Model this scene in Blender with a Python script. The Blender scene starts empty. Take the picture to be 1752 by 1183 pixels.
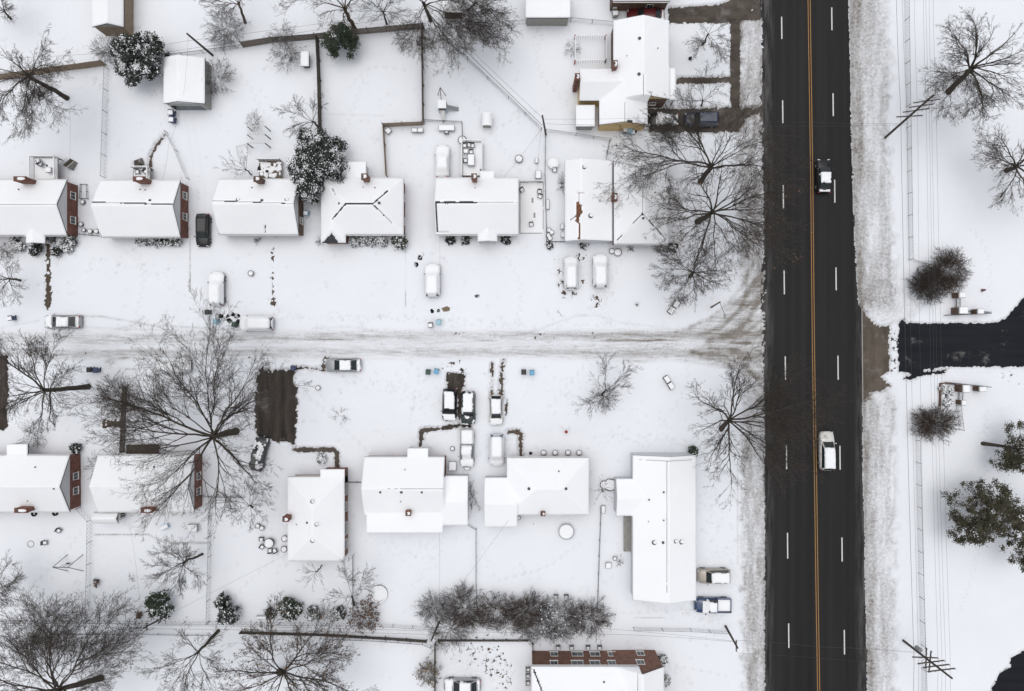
import bpy, math, random
import numpy as np
R = math.radians
CAMH = 95.0
S = 13.0            # photo pixels per metre on the ground
SCN = bpy.context.scene
# ------------------------------------------------------------------ camera
cam_d = bpy.data.cameras.new("camera"); cam = bpy.data.objects.new("camera", cam_d)
SCN.collection.objects.link(cam); SCN.camera = cam
cam.location = (0, 0, CAMH); cam.rotation_euler = (0, 0, 0)
cam_d.sensor_width = 36; cam_d.lens = 36 * CAMH * S / 1752; cam_d.clip_end = 3000; cam_d.clip_start = 1
# ------------------------------------------------------------------ sky, sun, exposure
SUN_EL, SUN_AZ = R(82), R(325)
w = bpy.data.worlds.new("World"); SCN.world = w; w.use_nodes = True
nt = w.node_tree; bg = nt.nodes['Background']
sky = nt.nodes.new('ShaderNodeTexSky'); sky.sky_type = 'NISHITA'; sky.sun_disc = False
sky.sun_elevation = SUN_EL; sky.sun_rotation = SUN_AZ; sky.dust_density = 3.0; sky.ozone_density = 0.6
hs = nt.nodes.new('ShaderNodeHueSaturation'); hs.inputs['Saturation'].default_value = 0.22
nt.links.new(sky.outputs[0], hs.inputs['Color']); nt.links.new(hs.outputs[0], bg.inputs['Color'])
bg.inputs['Strength'].default_value = 0.12
sl = bpy.data.lights.new("sun", 'SUN'); sl.energy = 0.9; sl.angle = R(75); sl.color = (1, 0.97, 0.93)
so = bpy.data.objects.new("sun", sl); SCN.collection.objects.link(so)
so.rotation_euler = (math.pi/2 - SUN_EL, 0, math.pi - SUN_AZ)
SCN.view_settings.view_transform = 'Standard'; SCN.view_settings.look = 'None'
SCN.view_settings.gamma = 1; SCN.view_settings.exposure = 0.19
SCN.cycles.max_bounces = 6; SCN.cycles.transparent_max_bounces = 16
# ------------------------------------------------------------------ helpers
def W(px, py, z=0.0):
    k = (CAMH - z) / CAMH / S
    return ((px - 876) * k, (591.5 - py) * k, z)
COL = SCN.collection
def tag(o, label=None, cat=None, group=None, kind=None):
    if label: o['label'] = label
    if cat: o['category'] = cat
    if group: o['group'] = group
    if kind: o['kind'] = kind
    return o
def thing(name, label, cat, loc=(0, 0, 0), rz=0, group=None):
    o = bpy.data.objects.new(name, None); COL.objects.link(o)
    o.location = loc; o.rotation_euler = (0, 0, rz); o.empty_display_size = 0.2
    return tag(o, label, cat, group)
def link(name, me, parent=None, loc=(0, 0, 0)):
    o = bpy.data.objects.new(name, me); COL.objects.link(o)
    if parent: o.parent = parent
    o.location = loc
    return o
def dup(root, loc, rz=0, label=None):
    r = root.copy(); COL.objects.link(r); r.location = loc; r.rotation_euler = (0, 0, rz)
    if label: r['label'] = label
    for ch in list(root.children):
        c = ch.copy(); COL.objects.link(c); c.parent = r
        for g in ch.children:
            d = g.copy(); COL.objects.link(d); d.parent = c
    return r
def fast_mesh(name, V, F, mats, midx=None, smooth=False):
    V = np.asarray(V, dtype=np.float32); F = np.asarray(F, dtype=np.int32)
    me = bpy.data.meshes.new(name)
    me.vertices.add(len(V)); me.vertices.foreach_set('co', V.ravel())
    k = F.shape[1]
    me.loops.add(F.size); me.loops.foreach_set('vertex_index', F.ravel())
    me.polygons.add(len(F)); me.polygons.foreach_set('loop_start', np.arange(0, F.size, k, dtype=np.int32))
    me.polygons.foreach_set('loop_total', np.full(len(F), k, dtype=np.int32))
    for m in (mats if isinstance(mats, (list, tuple)) else [mats]): me.materials.append(m)
    if midx is not None: me.polygons.foreach_set('material_index', np.asarray(midx, dtype=np.int32))
    me.update(calc_edges=True)
    me.polygons.foreach_set('use_smooth', np.full(len(F), bool(smooth)))
    return me
class MB:
    def __init__(s): s.v = []; s.f = []
    def face(s, pts):
        n = len(s.v); s.v += [tuple(p) for p in pts]; s.f.append(tuple(range(n, n + len(pts)))); return s
    def hexa(s, lo, hi):      # two 4-point rings (ccw from above)
        n = len(s.v); s.v += [tuple(p) for p in lo] + [tuple(p) for p in hi]
        for q in ((3, 2, 1, 0), (4, 5, 6, 7), (0, 1, 5, 4), (1, 2, 6, 5), (2, 3, 7, 6), (3, 0, 4, 7)):
            s.f.append(tuple(n + i for i in q))
        return s
    def box(s, x0, y0, z0, x1, y1, z1, top=0.0):
        if x1 < x0: x0, x1 = x1, x0
        if y1 < y0: y0, y1 = y1, y0
        t = top
        return s.hexa([(x0, y0, z0), (x1, y0, z0), (x1, y1, z0), (x0, y1, z0)],
                      [(x0+t, y0+t, z1), (x1-t, y0+t, z1), (x1-t, y1-t, z1), (x0+t, y1-t, z1)])
    def rbox(s, cx, cy, z0, lx, ly, z1, a=0, top=0.0):
        c, n = math.cos(a), math.sin(a)
        def P(u, v, z): return (cx + u*c - v*n, cy + u*n + v*c, z)
        a1, b1 = lx/2, ly/2; a2, b2 = a1 - top, b1 - top
        return s.hexa([P(-a1, -b1, z0), P(a1, -b1, z0), P(a1, b1, z0), P(-a1, b1, z0)],
                      [P(-a2, -b2, z1), P(a2, -b2, z1), P(a2, b2, z1), P(-a2, b2, z1)])
    def tube(s, p, q, r0, r1=None, n=6):
        r1 = r0 if r1 is None else r1
        d = [q[i]-p[i] for i in range(3)]; L = math.sqrt(sum(x*x for x in d)) or 1e-6
        d = [x/L for x in d]
        a = (0, 0, 1) if abs(d[2]) < 0.9 else (1, 0, 0)
        u = [d[1]*a[2]-d[2]*a[1], d[2]*a[0]-d[0]*a[2], d[0]*a[1]-d[1]*a[0]]
        l = math.sqrt(sum(x*x for x in u)); u = [x/l for x in u]
        v = [d[1]*u[2]-d[2]*u[1], d[2]*u[0]-d[0]*u[2], d[0]*u[1]-d[1]*u[0]]
        b = len(s.v)
        for c, r in ((p, r0), (q, r1)):
            for k in range(n):
                t = 2*math.pi*k/n
                s.v.append(tuple(c[i] + r*(math.cos(t)*u[i] + math.sin(t)*v[i]) for i in range(3)))
        for k in range(n):
            j = (k+1) % n; s.f.append((b+k, b+j, b+n+j, b+n+k))
        s.f.append(tuple(b+k for k in reversed(range(n)))); s.f.append(tuple(b+n+k for k in range(n)))
        return s
    def cyl(s, cx, cy, z0, z1, r0, r1=None, n=16): return s.tube((cx, cy, z0), (cx, cy, z1), r0, r1, n)
    def ring(s, cx, cy, z, r, t, n=28, h=None):
        h = h or t
        b = len(s.v)
        for k in range(n):
            a = 2*math.pi*k/n
            for rr, zz in ((r-t, z-h), (r+t, z-h), (r+t, z+h), (r-t, z+h)):
                s.v.append((cx+rr*math.cos(a), cy+rr*math.sin(a), zz))
        for k in range(n):
            j = (k+1) % n
            for q in range(4):
                s.f.append((b+4*k+q, b+4*j+q, b+4*j+(q+1) % 4, b+4*k+(q+1) % 4))
        return s
    def blob(s, cx, cy, z0, rx, ry, h, rng, rough=0.15, n=10, m=5):
        b = len(s.v)
        for i in range(m):
            t = i/(m-1)*math.pi/2; rr = math.cos(t)
            for k in range(n):
                a = 2*math.pi*k/n; e = 1 + rng.uniform(-rough, rough)
                s.v.append((cx+rx*rr*e*math.cos(a), cy+ry*rr*e*math.sin(a), z0+h*math.sin(t)*(1+rng.uniform(-rough, rough)*0.5)))
        for i in range(m-1):
            for k in range(n):
                j = (k+1) % n; s.f.append((b+i*n+k, b+i*n+j, b+(i+1)*n+j, b+(i+1)*n+k))
        return s
    def build(s, name, mat, parent=None, origin=(0, 0, 0), loc=None, smooth=False, bevel=0):
        ox, oy, oz = origin
        me = bpy.data.meshes.new(name)
        me.from_pydata([(x-ox, y-oy, z-oz) for x, y, z in s.v], [], s.f); me.materials.append(mat)
        if smooth: me.polygons.foreach_set('use_smooth', [True]*len(me.polygons))
        me.update()
        o = link(name, me, parent, loc if loc is not None else ((0, 0, 0) if parent else origin))
        if bevel:
            b = o.modifiers.new('bevel', 'BEVEL'); b.width = bevel; b.segments = 2; b.limit_method = 'ANGLE'
        return o
# ------------------------------------------------------------------ materials
def nodes(name):
    m = bpy.data.materials.new(name); m.use_nodes = True
    t = m.node_tree; return m, t, t.nodes['Principled BSDF']
def N(t, typ, **k):
    n = t.nodes.new(typ)
    for a, b in k.items(): setattr(n, a, b)
    return n
def ramp(t, src, p0, p1, c0=(0, 0, 0, 1), c1=(1, 1, 1, 1)):
    r = N(t, 'ShaderNodeValToRGB'); e = r.color_ramp.elements
    e[0].position = p0; e[1].position = p1; e[0].color = c0; e[1].color = c1
    t.links.new(src, r.inputs[0]); return r.outputs[0]
def noise(t, scale, detail=4, rough=0.55, vec=None, stretch=None):
    g = N(t, 'ShaderNodeNewGeometry'); src = g.outputs['Position'] if vec is None else vec
    if stretch:
        mp = N(t, 'ShaderNodeMapping'); mp.inputs['Scale'].default_value = stretch
        t.links.new(src, mp.inputs['Vector']); src = mp.outputs[0]
    n = N(t, 'ShaderNodeTexNoise'); n.inputs['Scale'].default_value = scale
    n.inputs['Detail'].default_value = detail; n.inputs['Roughness'].default_value = rough
    t.links.new(src, n.inputs['Vector']); return n.outputs['Fac']
def mix(t, fac, a, b):
    n = N(t, 'ShaderNodeMix', data_type='RGBA')
    for s_, v in ((n.inputs[0], fac), (n.inputs[6], a), (n.inputs[7], b)):
        if isinstance(v, (int, float)): s_.default_value = v
        elif isinstance(v, tuple): s_.default_value = v if len(v) == 4 else v + (1,)
        else: t.links.new(v, s_)
    return n.outputs[2]
def mth(t, op, a, b=0.0, c=None):
    n = N(t, 'ShaderNodeMath', operation=op)
    for i, v in enumerate((a, b) if c is None else (a, b, c)):
        if isinstance(v, (int, float)): n.inputs[i].default_value = v
        else: t.links.new(v, n.inputs[i])
    return n.outputs[0]
def bump(t, p, h, strength=0.3, dist=0.02):
    b = N(t, 'ShaderNodeBump'); b.inputs['Strength'].default_value = strength; b.inputs['Distance'].default_value = dist
    t.links.new(h, b.inputs['Height']); t.links.new(b.outputs[0], p.inputs['Normal'])
def simple(name, col, rough=0.7, var=0.25, scale=3.0, metal=0.0, coat=0.0, bmp=0.0):
    m, t, p = nodes(name)
    f = noise(t, scale)
    d = tuple(max(0, c*(1-var)) for c in col); l = tuple(min(1, c*(1+var)) for c in col)
    t.links.new(mix(t, ramp(t, f, 0.3, 0.7), d, l), p.inputs['Base Color'])
    p.inputs['Roughness'].default_value = rough; p.inputs['Metallic'].default_value = metal
    p.inputs['Coat Weight'].default_value = coat
    if bmp: bump(t, p, f, bmp)
    return m
def brickmat(name, c1, c2, mortar, sc=1.0):
    m, t, p = nodes(name)
    tc = N(t, 'ShaderNodeNewGeometry'); sx = N(t, 'ShaderNodeSeparateXYZ'); t.links.new(tc.outputs['Position'], sx.inputs[0])
    cb = N(t, 'ShaderNodeCombineXYZ'); t.links.new(mth(t, 'ADD', sx.outputs[0], sx.outputs[1]), cb.inputs[0]); t.links.new(sx.outputs[2], cb.inputs[1])
    b = N(t, 'ShaderNodeTexBrick'); b.inputs['Scale'].default_value = 4.0*sc
    b.inputs['Color1'].default_value = c1+(1,); b.inputs['Color2'].default_value = c2+(1,); b.inputs['Mortar'].default_value = mortar+(1,)
    b.inputs['Mortar Size'].default_value = 0.012
    t.links.new(cb.outputs[0], b.inputs['Vector'])
    f = ramp(t, noise(t, 1.5, 5), 0.3, 0.75, (0.55, 0.55, 0.55, 1), (1.15, 1.15, 1.15, 1))
    mm = N(t, 'ShaderNodeMix', data_type='RGBA', blend_type='MULTIPLY'); mm.inputs[0].default_value = 1
    t.links.new(b.outputs[0], mm.inputs[6]); t.links.new(f, mm.inputs[7]); t.links.new(mm.outputs[2], p.inputs['Base Color'])
    p.inputs['Roughness'].default_value = 0.9
    return m
SNOW = (0.80, 0.825, 0.87); SNOWR = (0.89, 0.905, 0.93)
def snowmat(name, col, ground=False, stretch=None):
    m, t, p = nodes(name)
    a = mix(t, ramp(t, noise(t, 0.15, 3), 0.3, 0.7), tuple(c*0.965 for c in col), col)
    fine = noise(t, 6.0, 6, 0.65)
    if ground:
        at = N(t, 'ShaderNodeAttribute', attribute_name='dirt'); d = at.outputs['Fac']
        ch = noise(t, 2.8, 8, 0.78, stretch=stretch)
        # slush: the dirt amount decides how much of a fine noise lets grit show
        k = mth(t, 'ADD', mth(t, 'MULTIPLY', mth(t, 'SUBTRACT', ch, 0.5), 3.4), mth(t, 'MULTIPLY', mth(t, 'SUBTRACT', fine, 0.5), 1.8))
        gate = ramp(t, d, 0.03, 0.30)
        fac = mth(t, 'MULTIPLY', mth(t, 'ADD', d, mth(t, 'MULTIPLY', k, mth(t, 'MULTIPLY', gate, 0.55))), 1.0)
        cl = N(t, 'ShaderNodeClamp'); t.links.new(fac, cl.inputs[0])
        grit = mix(t, ramp(t, noise(t, 0.5, 3), 0.35, 0.65), (0.17, 0.145, 0.12), (0.26, 0.245, 0.23))
        a = mix(t, cl.outputs[0], a, grit)
        sp = ramp(t, noise(t, 2.3, 9, 0.8), 0.68, 0.72)     # rare specks of leaf litter
        a = mix(t, mth(t, 'MULTIPLY', sp, 0.35), a, (0.25, 0.21, 0.17))
    t.links.new(a, p.inputs['Base Color']); p.inputs['Roughness'].default_value = 0.65
    p.inputs['Specular IOR Level'].default_value = 0.25
    bump(t, p, fine, 0.5, 0.03)
    return m
M = {}
M['snow_ground'] = snowmat('snow_on_ground', SNOW, True)
M['snow'] = snowmat('snow_cap', SNOWR)
M['snow_street'] = snowmat('snow_packed_street', SNOW, True, (0.12, 1.3, 1))
M['snow_roof'] = snowmat('snow_on_roof', SNOWR)
def asphalt(name, lo, hi, streak=(1, 0.02, 1), rough=0.55, dust=0.0):
    m, t, p = nodes(name)
    s = ramp(t, noise(t, 0.9, 4, 0.6, stretch=streak), 0.3, 0.72)
    c = mix(t, s, lo, hi)
    g = ramp(t, noise(t, 14, 3, 0.7), 0.3, 0.75)
    c = mix(t, mth(t, 'MULTIPLY', g, 0.25), c, tuple(x*1.7 for x in hi))
    if dust:
        d = ramp(t, noise(t, 0.35, 7, 0.7), 0.62-dust*0.2, 0.78)
        c = mix(t, mth(t, 'MULTIPLY', d, 0.6), c, (0.32, 0.31, 0.30))
    t.links.new(c, p.inputs['Base Color']); p.inputs['Roughness'].default_value = rough
    p.inputs['Specular IOR Level'].default_value = 0.12
    bump(t, p, noise(t, 20, 3), 0.3, 0.01)
    return m
def roadmat():
    m, t, p = nodes('asphalt_main_road')
    s1 = ramp(t, noise(t, 0.75, 3, 0.6, stretch=(1, 0.008, 1)), 0.32, 0.68); s2 = ramp(t, noise(t, 0.35, 5, 0.7, stretch=(1, 0.12, 1)), 0.35, 0.70)
    c = mix(t, s1, (0.0085, 0.008, 0.0085), (0.0215, 0.0205, 0.0208)); c = mix(t, mth(t, 'MULTIPLY', s2, .35), c, (0.030, 0.029, 0.029))
    g = ramp(t, noise(t, 14, 3, 0.7), 0.3, 0.75); c = mix(t, mth(t, 'MULTIPLY', g, 0.22), c, (0.04, 0.038, 0.037))
    gp = N(t, 'ShaderNodeNewGeometry'); sx = N(t, 'ShaderNodeSeparateXYZ'); t.links.new(gp.outputs['Position'], sx.inputs[0])
    l = mth(t, 'MULTIPLY', mth(t, 'SUBTRACT', 34.7, sx.outputs[0]), .6); r_ = mth(t, 'MULTIPLY', mth(t, 'SUBTRACT', sx.outputs[0], 44.9), .5)
    e = N(t, 'ShaderNodeClamp'); t.links.new(mth(t, 'MAXIMUM', l, r_), e.inputs[0])
    sl2 = ramp(t, noise(t, 1.8, 6, 0.75, stretch=(1, 0.09, 1)), 0.42, 0.66)
    c = mix(t, mth(t, 'MULTIPLY', mth(t, 'MULTIPLY', e.outputs[0], sl2), .42), c, (0.30, 0.29, 0.28))
    t.links.new(c, p.inputs['Base Color']); p.inputs['Roughness'].default_value = .5; p.inputs['Specular IOR Level'].default_value = .12
    bump(t, p, noise(t, 20, 3), .3, .01); return m
M['asphalt'] = roadmat() if True else asphalt('asphalt_wet_road', (0.0115, 0.011, 0.0118), (0.0215, 0.0205, 0.0208), (1, 0.015, 1), 0.5)
M['asphalt_new'] = asphalt('asphalt_black', (0.005, 0.006, 0.0095), (0.014, 0.0155, 0.020), (0.1, 1, 1), .5, .12)
M['asphalt_brown'] = asphalt('asphalt_driveway', (0.015, 0.0135, 0.012), (0.075, 0.062, 0.053), (1.6, 0.22, 1), 0.8, 0.25)
M['concrete'] = asphalt('wet_concrete', (0.055, 0.045, 0.037), (0.125, 0.105, 0.086), (1, .35, 1), 0.8, 0.45)
M['concrete_dark'] = asphalt('wet_concrete_dark', (0.042, 0.035, 0.030), (0.10, 0.085, 0.073), (.5, 1, 1), 0.8, 0.5)
M['earth'] = simple('dead_turf', (0.085, 0.065, 0.048), 0.95, 0.5, 5)
M['white_line'] = simple('white_road_paint', (0.62, 0.62, 0.60), 0.7, 0.15, 6)
M['yellow_line'] = simple('yellow_road_paint', (0.33, 0.175, 0.055), 0.7, 0.2, 5)
M['brick'] = brickmat('brick_red', (0.17, 0.062, 0.045), (0.23, 0.090, 0.062), (0.20, 0.16, 0.14))
M['brick_brown'] = brickmat('brick_brown', (0.13, 0.075, 0.050), (0.17, 0.10, 0.07), (0.20, 0.17, 0.15))
M['brick_orange'] = brickmat('brick_orange', (0.19, 0.085, 0.055), (0.25, 0.12, 0.08), (0.25, 0.2, 0.17))
M['siding'] = simple('white_siding', (0.62, 0.63, 0.65), 0.6, 0.05, 2)
M['siding_grey'] = simple('grey_block', (0.30, 0.29, 0.27), 0.8, 0.15, 2)
M['yellow_siding'] = simple('yellow_siding', (0.62, 0.44, 0.20), 0.6, 0.08, 2)
M['shingle'] = simple('dark_shingle', (0.045, 0.045, 0.05), 0.9, 0.4, 4)
M['shingle_rust'] = simple('rusty_shingle', (0.15, 0.065, 0.035), 0.9, 0.5, 3)
M['trim'] = simple('white_trim', (0.72, 0.72, 0.71), 0.5, 0.05)
M['glass'] = simple('window_glass', (0.03, 0.045, 0.05), 0.12, 0.3, 2)
M['wood'] = simple('weathered_wood', (0.135, 0.108, 0.085), 0.9, 0.35, 5)
M['wood_dark'] = simple('dark_wood', (0.075, 0.06, 0.05), 0.9, 0.35, 5)
M['wood_tan'] = simple('tan_wood', (0.26, 0.20, 0.14), 0.9, 0.25, 5)
M['metal'] = simple('galvanised_metal', (0.28, 0.29, 0.30), 0.5, 0.15, 3, 0.3)
M['bagblack'] = barkmat('black_bag_dusted', (0.014, 0.014, 0.016), 0.8, (0.5, 0.62)) if False else None
M['black'] = simple('black_plastic', (0.012, 0.012, 0.014), 0.5, 0.3, 4)
M['darkmetal'] = simple('dark_metal', (0.05, 0.05, 0.055), 0.5, 0.3, 4)
M['rubber'] = simple('tyre_rubber', (0.012, 0.012, 0.012), 0.9, 0.2)
M['carglass'] = simple('car_glass', (0.02, 0.026, 0.028), 0.08, 0.2, 1)
M['headlight'] = simple('headlight_lens', (0.55, 0.56, 0.57), 0.15, 0.05)
M['taillight'] = simple('red_lens', (0.30, 0.015, 0.012), 0.25, 0.1)
M['bin_blue'] = simple('blue_bin', (0.13, 0.36, 0.55), 0.5, 0.1)
M['bin_lblue'] = simple('pale_blue_bin', (0.30, 0.50, 0.60), 0.5, 0.1)
M['bin_green'] = simple('green_bin', (0.02, 0.06, 0.045), 0.5, 0.2)
M['bin_navy'] = simple('navy_bin', (0.03, 0.05, 0.11), 0.5, 0.2)
M['red'] = simple('red_plastic', (0.35, 0.03, 0.03), 0.5, 0.2)
M['ochre'] = simple('ochre_plastic', (0.45, 0.26, 0.04), 0.5, 0.2)
M['leaf'] = simple('dead_leaf', (0.17, 0.10, 0.06), 0.9, 0.4, 2)
M['leaf_tan'] = simple('tan_leaf', (0.26, 0.20, 0.14), 0.9, 0.4, 2)
M['green'] = simple('evergreen_leaf', (0.035, 0.05, 0.028), 0.7, 0.5, 1.2)
M['green_dark'] = simple('dark_evergreen_leaf', (0.022, 0.028, 0.022), 0.7, 0.5, 1.2)
M['olive'] = simple('olive_pine_leaf', (0.058, 0.053, 0.031), 0.8, 0.65, 2.2)
M['paint_white'] = simple('car_white', (0.62, 0.61, 0.58), 0.3, 0.04, 1, 0, 0.4)
M['paint_silver'] = simple('car_silver', (0.36, 0.37, 0.38), 0.3, 0.06, 1, 0.3, 0.4)
M['paint_black'] = simple('car_black', (0.007, 0.0075, 0.009), 0.3, 0.1, 1, 0, 0.15)
M['paint_navy'] = simple('car_navy', (0.012, 0.022, 0.055), 0.25, 0.1, 1, 0, 0.6)
M['paint_blue'] = simple('car_blue', (0.012, 0.036, 0.115), 0.25, 0.1, 1, 0, 0.6)
M['paint_ltblue'] = simple('car_pale_blue', (0.12, 0.22, 0.32), 0.3, 0.1, 1, 0, 0.4)
M['paint_grey'] = simple('car_grey', (0.085, 0.09, 0.095), 0.3, 0.1, 1, 0.2, 0.5)
M['paint_dgrey'] = simple('car_dark_grey', (0.030, 0.033, 0.037), 0.3, 0.1, 1, 0.2, 0.4)
M['paint_green'] = simple('car_dark_green', (0.028, 0.04, 0.036), 0.3, 0.1, 1, 0.1, 0.5)
M['paint_red'] = simple('car_red', (0.10, 0.010, 0.014), 0.3, 0.1, 1, 0, 0.6)
M['paint_beige'] = simple('car_beige', (0.36, 0.325, 0.285), 0.35, 0.08, 1, 0.2, 0.4)
def barkmat(name, col, snow=0.0, thr=(0.45, 0.6)):
    m, t, p = nodes(name)
    c = mix(t, ramp(t, noise(t, 3, 5), 0.3, 0.7), tuple(x*0.65 for x in col), tuple(x*1.3 for x in col))
    if snow:
        g = N(t, 'ShaderNodeNewGeometry'); sx = N(t, 'ShaderNodeSeparateXYZ'); t.links.new(g.outputs['Normal'], sx.inputs[0])
        f = mth(t, 'MULTIPLY', ramp(t, sx.outputs[2], 0.35, 0.75), ramp(t, noise(t, 2.2, 4), thr[0], thr[1]))
        c = mix(t, mth(t, 'MULTIPLY', f, snow), c, (0.8, 0.82, 0.85))
    t.links.new(c, p.inputs['Base Color']); p.inputs['Roughness'].default_value = 0.95
    p.inputs['Specular IOR Level'].default_value = 0.1
    return m
M['bagblack'] = barkmat('black_bag_dusted', (0.012, 0.012, 0.014), 0.75, (0.52, 0.60))
M['bark'] = barkmat('bark', (0.068, 0.058, 0.049))
M['twig'] = barkmat('twig', (0.074, 0.063, 0.055))
M['twig_snowy'] = barkmat('twig_snowy', (0.075, 0.064, 0.058), 0.85)
M['twig_red'] = barkmat('twig_brown', (0.078, 0.055, 0.043), 0.3, (0.5, 0.65))
M['bark_red'] = barkmat('bark_reddish', (0.095, 0.062, 0.045))
# ------------------------------------------------------------------ numpy noise and distance fields
def _h(ix, iy, seed):
    n = (ix.astype(np.int64)*374761393 + iy.astype(np.int64)*668265263 + seed*1442695041) & 0xffffffff
    n = ((n ^ (n >> 13))*1274126177) & 0xffffffff
    return ((n ^ (n >> 16)) & 0xffff)/65535.0
def vn(x, y, seed=0):
    ix = np.floor(x); iy = np.floor(y); fx = x-ix; fy = y-iy
    fx = fx*fx*(3-2*fx); fy = fy*fy*(3-2*fy)
    a = _h(ix, iy, seed); b = _h(ix+1, iy, seed); c = _h(ix, iy+1, seed); d = _h(ix+1, iy+1, seed)
    return (a*(1-fx)+b*fx)*(1-fy)+(c*(1-fx)+d*fx)*fy
def fbm(x, y, sc=1.0, oct=4, seed=0, gain=0.5):
    s = 0; a = 1; tot = 0
    for i in range(oct):
        s = s + a*vn(x*sc+17.3*i, y*sc-9.1*i, seed+i); tot += a; a *= gain; sc *= 2.03
    return s/tot
def sstep(a, b, x):
    t = np.clip((x-a)/(b-a), 0, 1); return t*t*(3-2*t)
def dseg(X, Y, p, q):
    dx, dy = q[0]-p[0], q[1]-p[1]; l = dx*dx+dy*dy+1e-9
    t = np.clip(((X-p[0])*dx+(Y-p[1])*dy)/l, 0, 1)
    return np.hypot(X-p[0]-t*dx, Y-p[1]-t*dy)
def dline(X, Y, pts):
    d = None
    for a, b in zip(pts[:-1], pts[1:]):
        e = dseg(X, Y, a, b); d = e if d is None else np.minimum(d, e)
    return d
def sdpoly(X, Y, pts):
    d = dline(X, Y, pts+[pts[0]]); ins = np.zeros(X.shape, bool)
    n = len(pts)
    for i in range(n):
        x1, y1 = pts[i]; x2, y2 = pts[(i+1) % n]
        if y1 == y2: continue
        c = ((Y > min(y1, y2)) & (Y <= max(y1, y2)))
        xi = (Y-y1)*(x2-x1)/(y2-y1)+x1
        ins ^= c & (X < xi)
    return np.where(ins, -d, d)
def g2(p): return W(p[0], p[1])[:2]
# ------------------------------------------------------------------ the snow field
RES = 0.15
xs = np.concatenate([[-700, -300, -150, -90], np.arange(-71, 71.01, RES), [90, 150, 300, 700]])
ys = np.concatenate([[-700, -300, -150, -80], np.arange(-49, 49.01, RES), [80, 150, 300, 700]])
X, Y = np.meshgrid(xs, ys)
PX = X*S+876; PY = 591.5-Y*S
RL = lambda py: np.interp(py, [-200, 0, 200, 400, 640, 1183, 1400], [1302, 1303, 1305, 1307, 1308, 1309, 1309])
RR = lambda py: np.interp(py, [-200, 0, 200, 330, 480, 530, 690, 800, 1000, 1183, 1400], [1450, 1452, 1456, 1459, 1465, 1470, 1475, 1476, 1480, 1484, 1487])
n_edge = (fbm(X, Y, 1.1, 5, 3)-0.5); n_fine = fbm(X, Y, 4.5, 3, 5)-0.5; n_lo = fbm(X, Y, 0.12, 3, 7)-0.5; n_fine2 = vn(X*5.1, Y*5.1, 15)-0.5
rough = sstep(.48, .66, fbm(X, Y, .11, 3, 19)); Hh = 0.095 + 0.12*n_lo + 0.13*(fbm(X, Y, 0.5, 3, 9)-0.5) + (0.02+.07*rough)*n_fine
dirt = np.zeros_like(X)
dW = (RL(PY)-PX)/S; dE = (PX-RR(PY))/S         # metres west / east of the asphalt
wbw = np.interp(PY, [0, 200, 450, 500, 660, 700, 1183], [2.9, 3.3, 3.4, 3.0, 3.0, 3.0, 3.1])
ebw = np.interp(PY, [0, 100, 300, 500, 560, 640, 700, 860, 1183], [4.8, 5.2, 4.7, 5.2, 4.0, 3.0, 4.3, 4.0, 3.6])
jn = sstep(470, 520, PY)*(1-sstep(640, 690, PY))     # street mouth
wb = sstep(-0.1, 0.5, dW)*(1-sstep(wbw-0.7, wbw+0.5, dW+2.2*n_edge))*(1-0.9*jn)
eap = sstep(515, 545, PY)*(1-sstep(650, 690, PY))    # apron of the side road
eb = sstep(-0.1, 0.4, dE)*(1-sstep(ebw-0.9, ebw+0.8, dE+2.2*n_edge))*(1-eap)
lump = np.abs(fbm(X, Y*.8, 3.0, 4, 21, 0.8)-0.5)*2
lump2 = np.abs(fbm(X, Y*0.55, 3.6, 4, 41, 0.75)-0.5)*2
Hh += wb*(0.10+0.75*lump+0.35*lump2)*0.62 + eb*(0.16+0.8*lump+0.4*lump2)*0.7
dirt += wb*(0.42+0.85*(fbm(X*2, Y*0.35, 0.8, 4, 31)-0.4)) + eb*(0.28+0.8*(fbm(X*2.0, Y*0.3, 0.7, 4, 33)-0.45)) + eb*0.34*(1-sstep(0.9, 1.8, dE))
# the pile pushed on to the corner by the entrance
pile = 1-sstep(-0.6, 0.4, sdpoly(X, Y, [g2(p) for p in [(1480, 470), (1515, 478), (1552, 502), (1572, 530), (1560, 548), (1500, 556), (1478, 530)]])+1.0*n_edge)
Hh += pile*(0.18+0.55*lump); dirt += pile*0.13
# side street: packed tracks
sn = np.interp(PX, [-200, 60, 150, 1150, 1200, 1240, 1270, 1300], [566, 566, 565, 566, 555, 530, 500, 462])
ss = np.interp(PX, [-200, 150, 1150, 1200, 1250, 1285, 1302], [618, 617, 616, 624, 633, 645, 668])
streak = fbm(X*0.10, Y*2.2, 1.0, 5, 51, 0.6)
streak2 = fbm(X*0.05, Y*5, 1.0, 3, 57, 0.6)
ins = sstep(-6, 6, PY-sn)*(1-sstep(-6, 6, PY-ss))*(PX < 1304)
tr1 = np.exp(-((PY-np.interp(PX, [0, 150, 600, 900, 1300], [578, 580, 577, 575, 572]))/8.5)**2)
tr2 = np.exp(-((PY-np.interp(PX, [0, 150, 600, 900, 1300], [603, 604, 603, 603, 606]))/7.0)**2)
east = sstep(850, 1150, PX)
dirt += ins*(0.07+0.13*east+0.40*(streak-0.42)+(0.30+0.10*east)*tr1+0.30*tr2)
Hh -= ins*(0.05+0.02*(tr1+tr2)) - ins*0.02*(streak2-0.5)
mouth = sstep(1180, 1260, PX)*(PX < 1310)*sstep(-4, 10, PY-sn)*(1-sstep(-10, 4, PY-ss))
low_ = PY > 600; a_ = np.where(low_, math.radians(-32), math.radians(38)); u = X*np.cos(a_)+Y*np.sin(a_); v = -X*np.sin(a_)+Y*np.cos(a_)
dirt += mouth*(0.20+0.75*(fbm(u*0.25, v*2.0, 1.0, 4, 61)-0.42))
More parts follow.
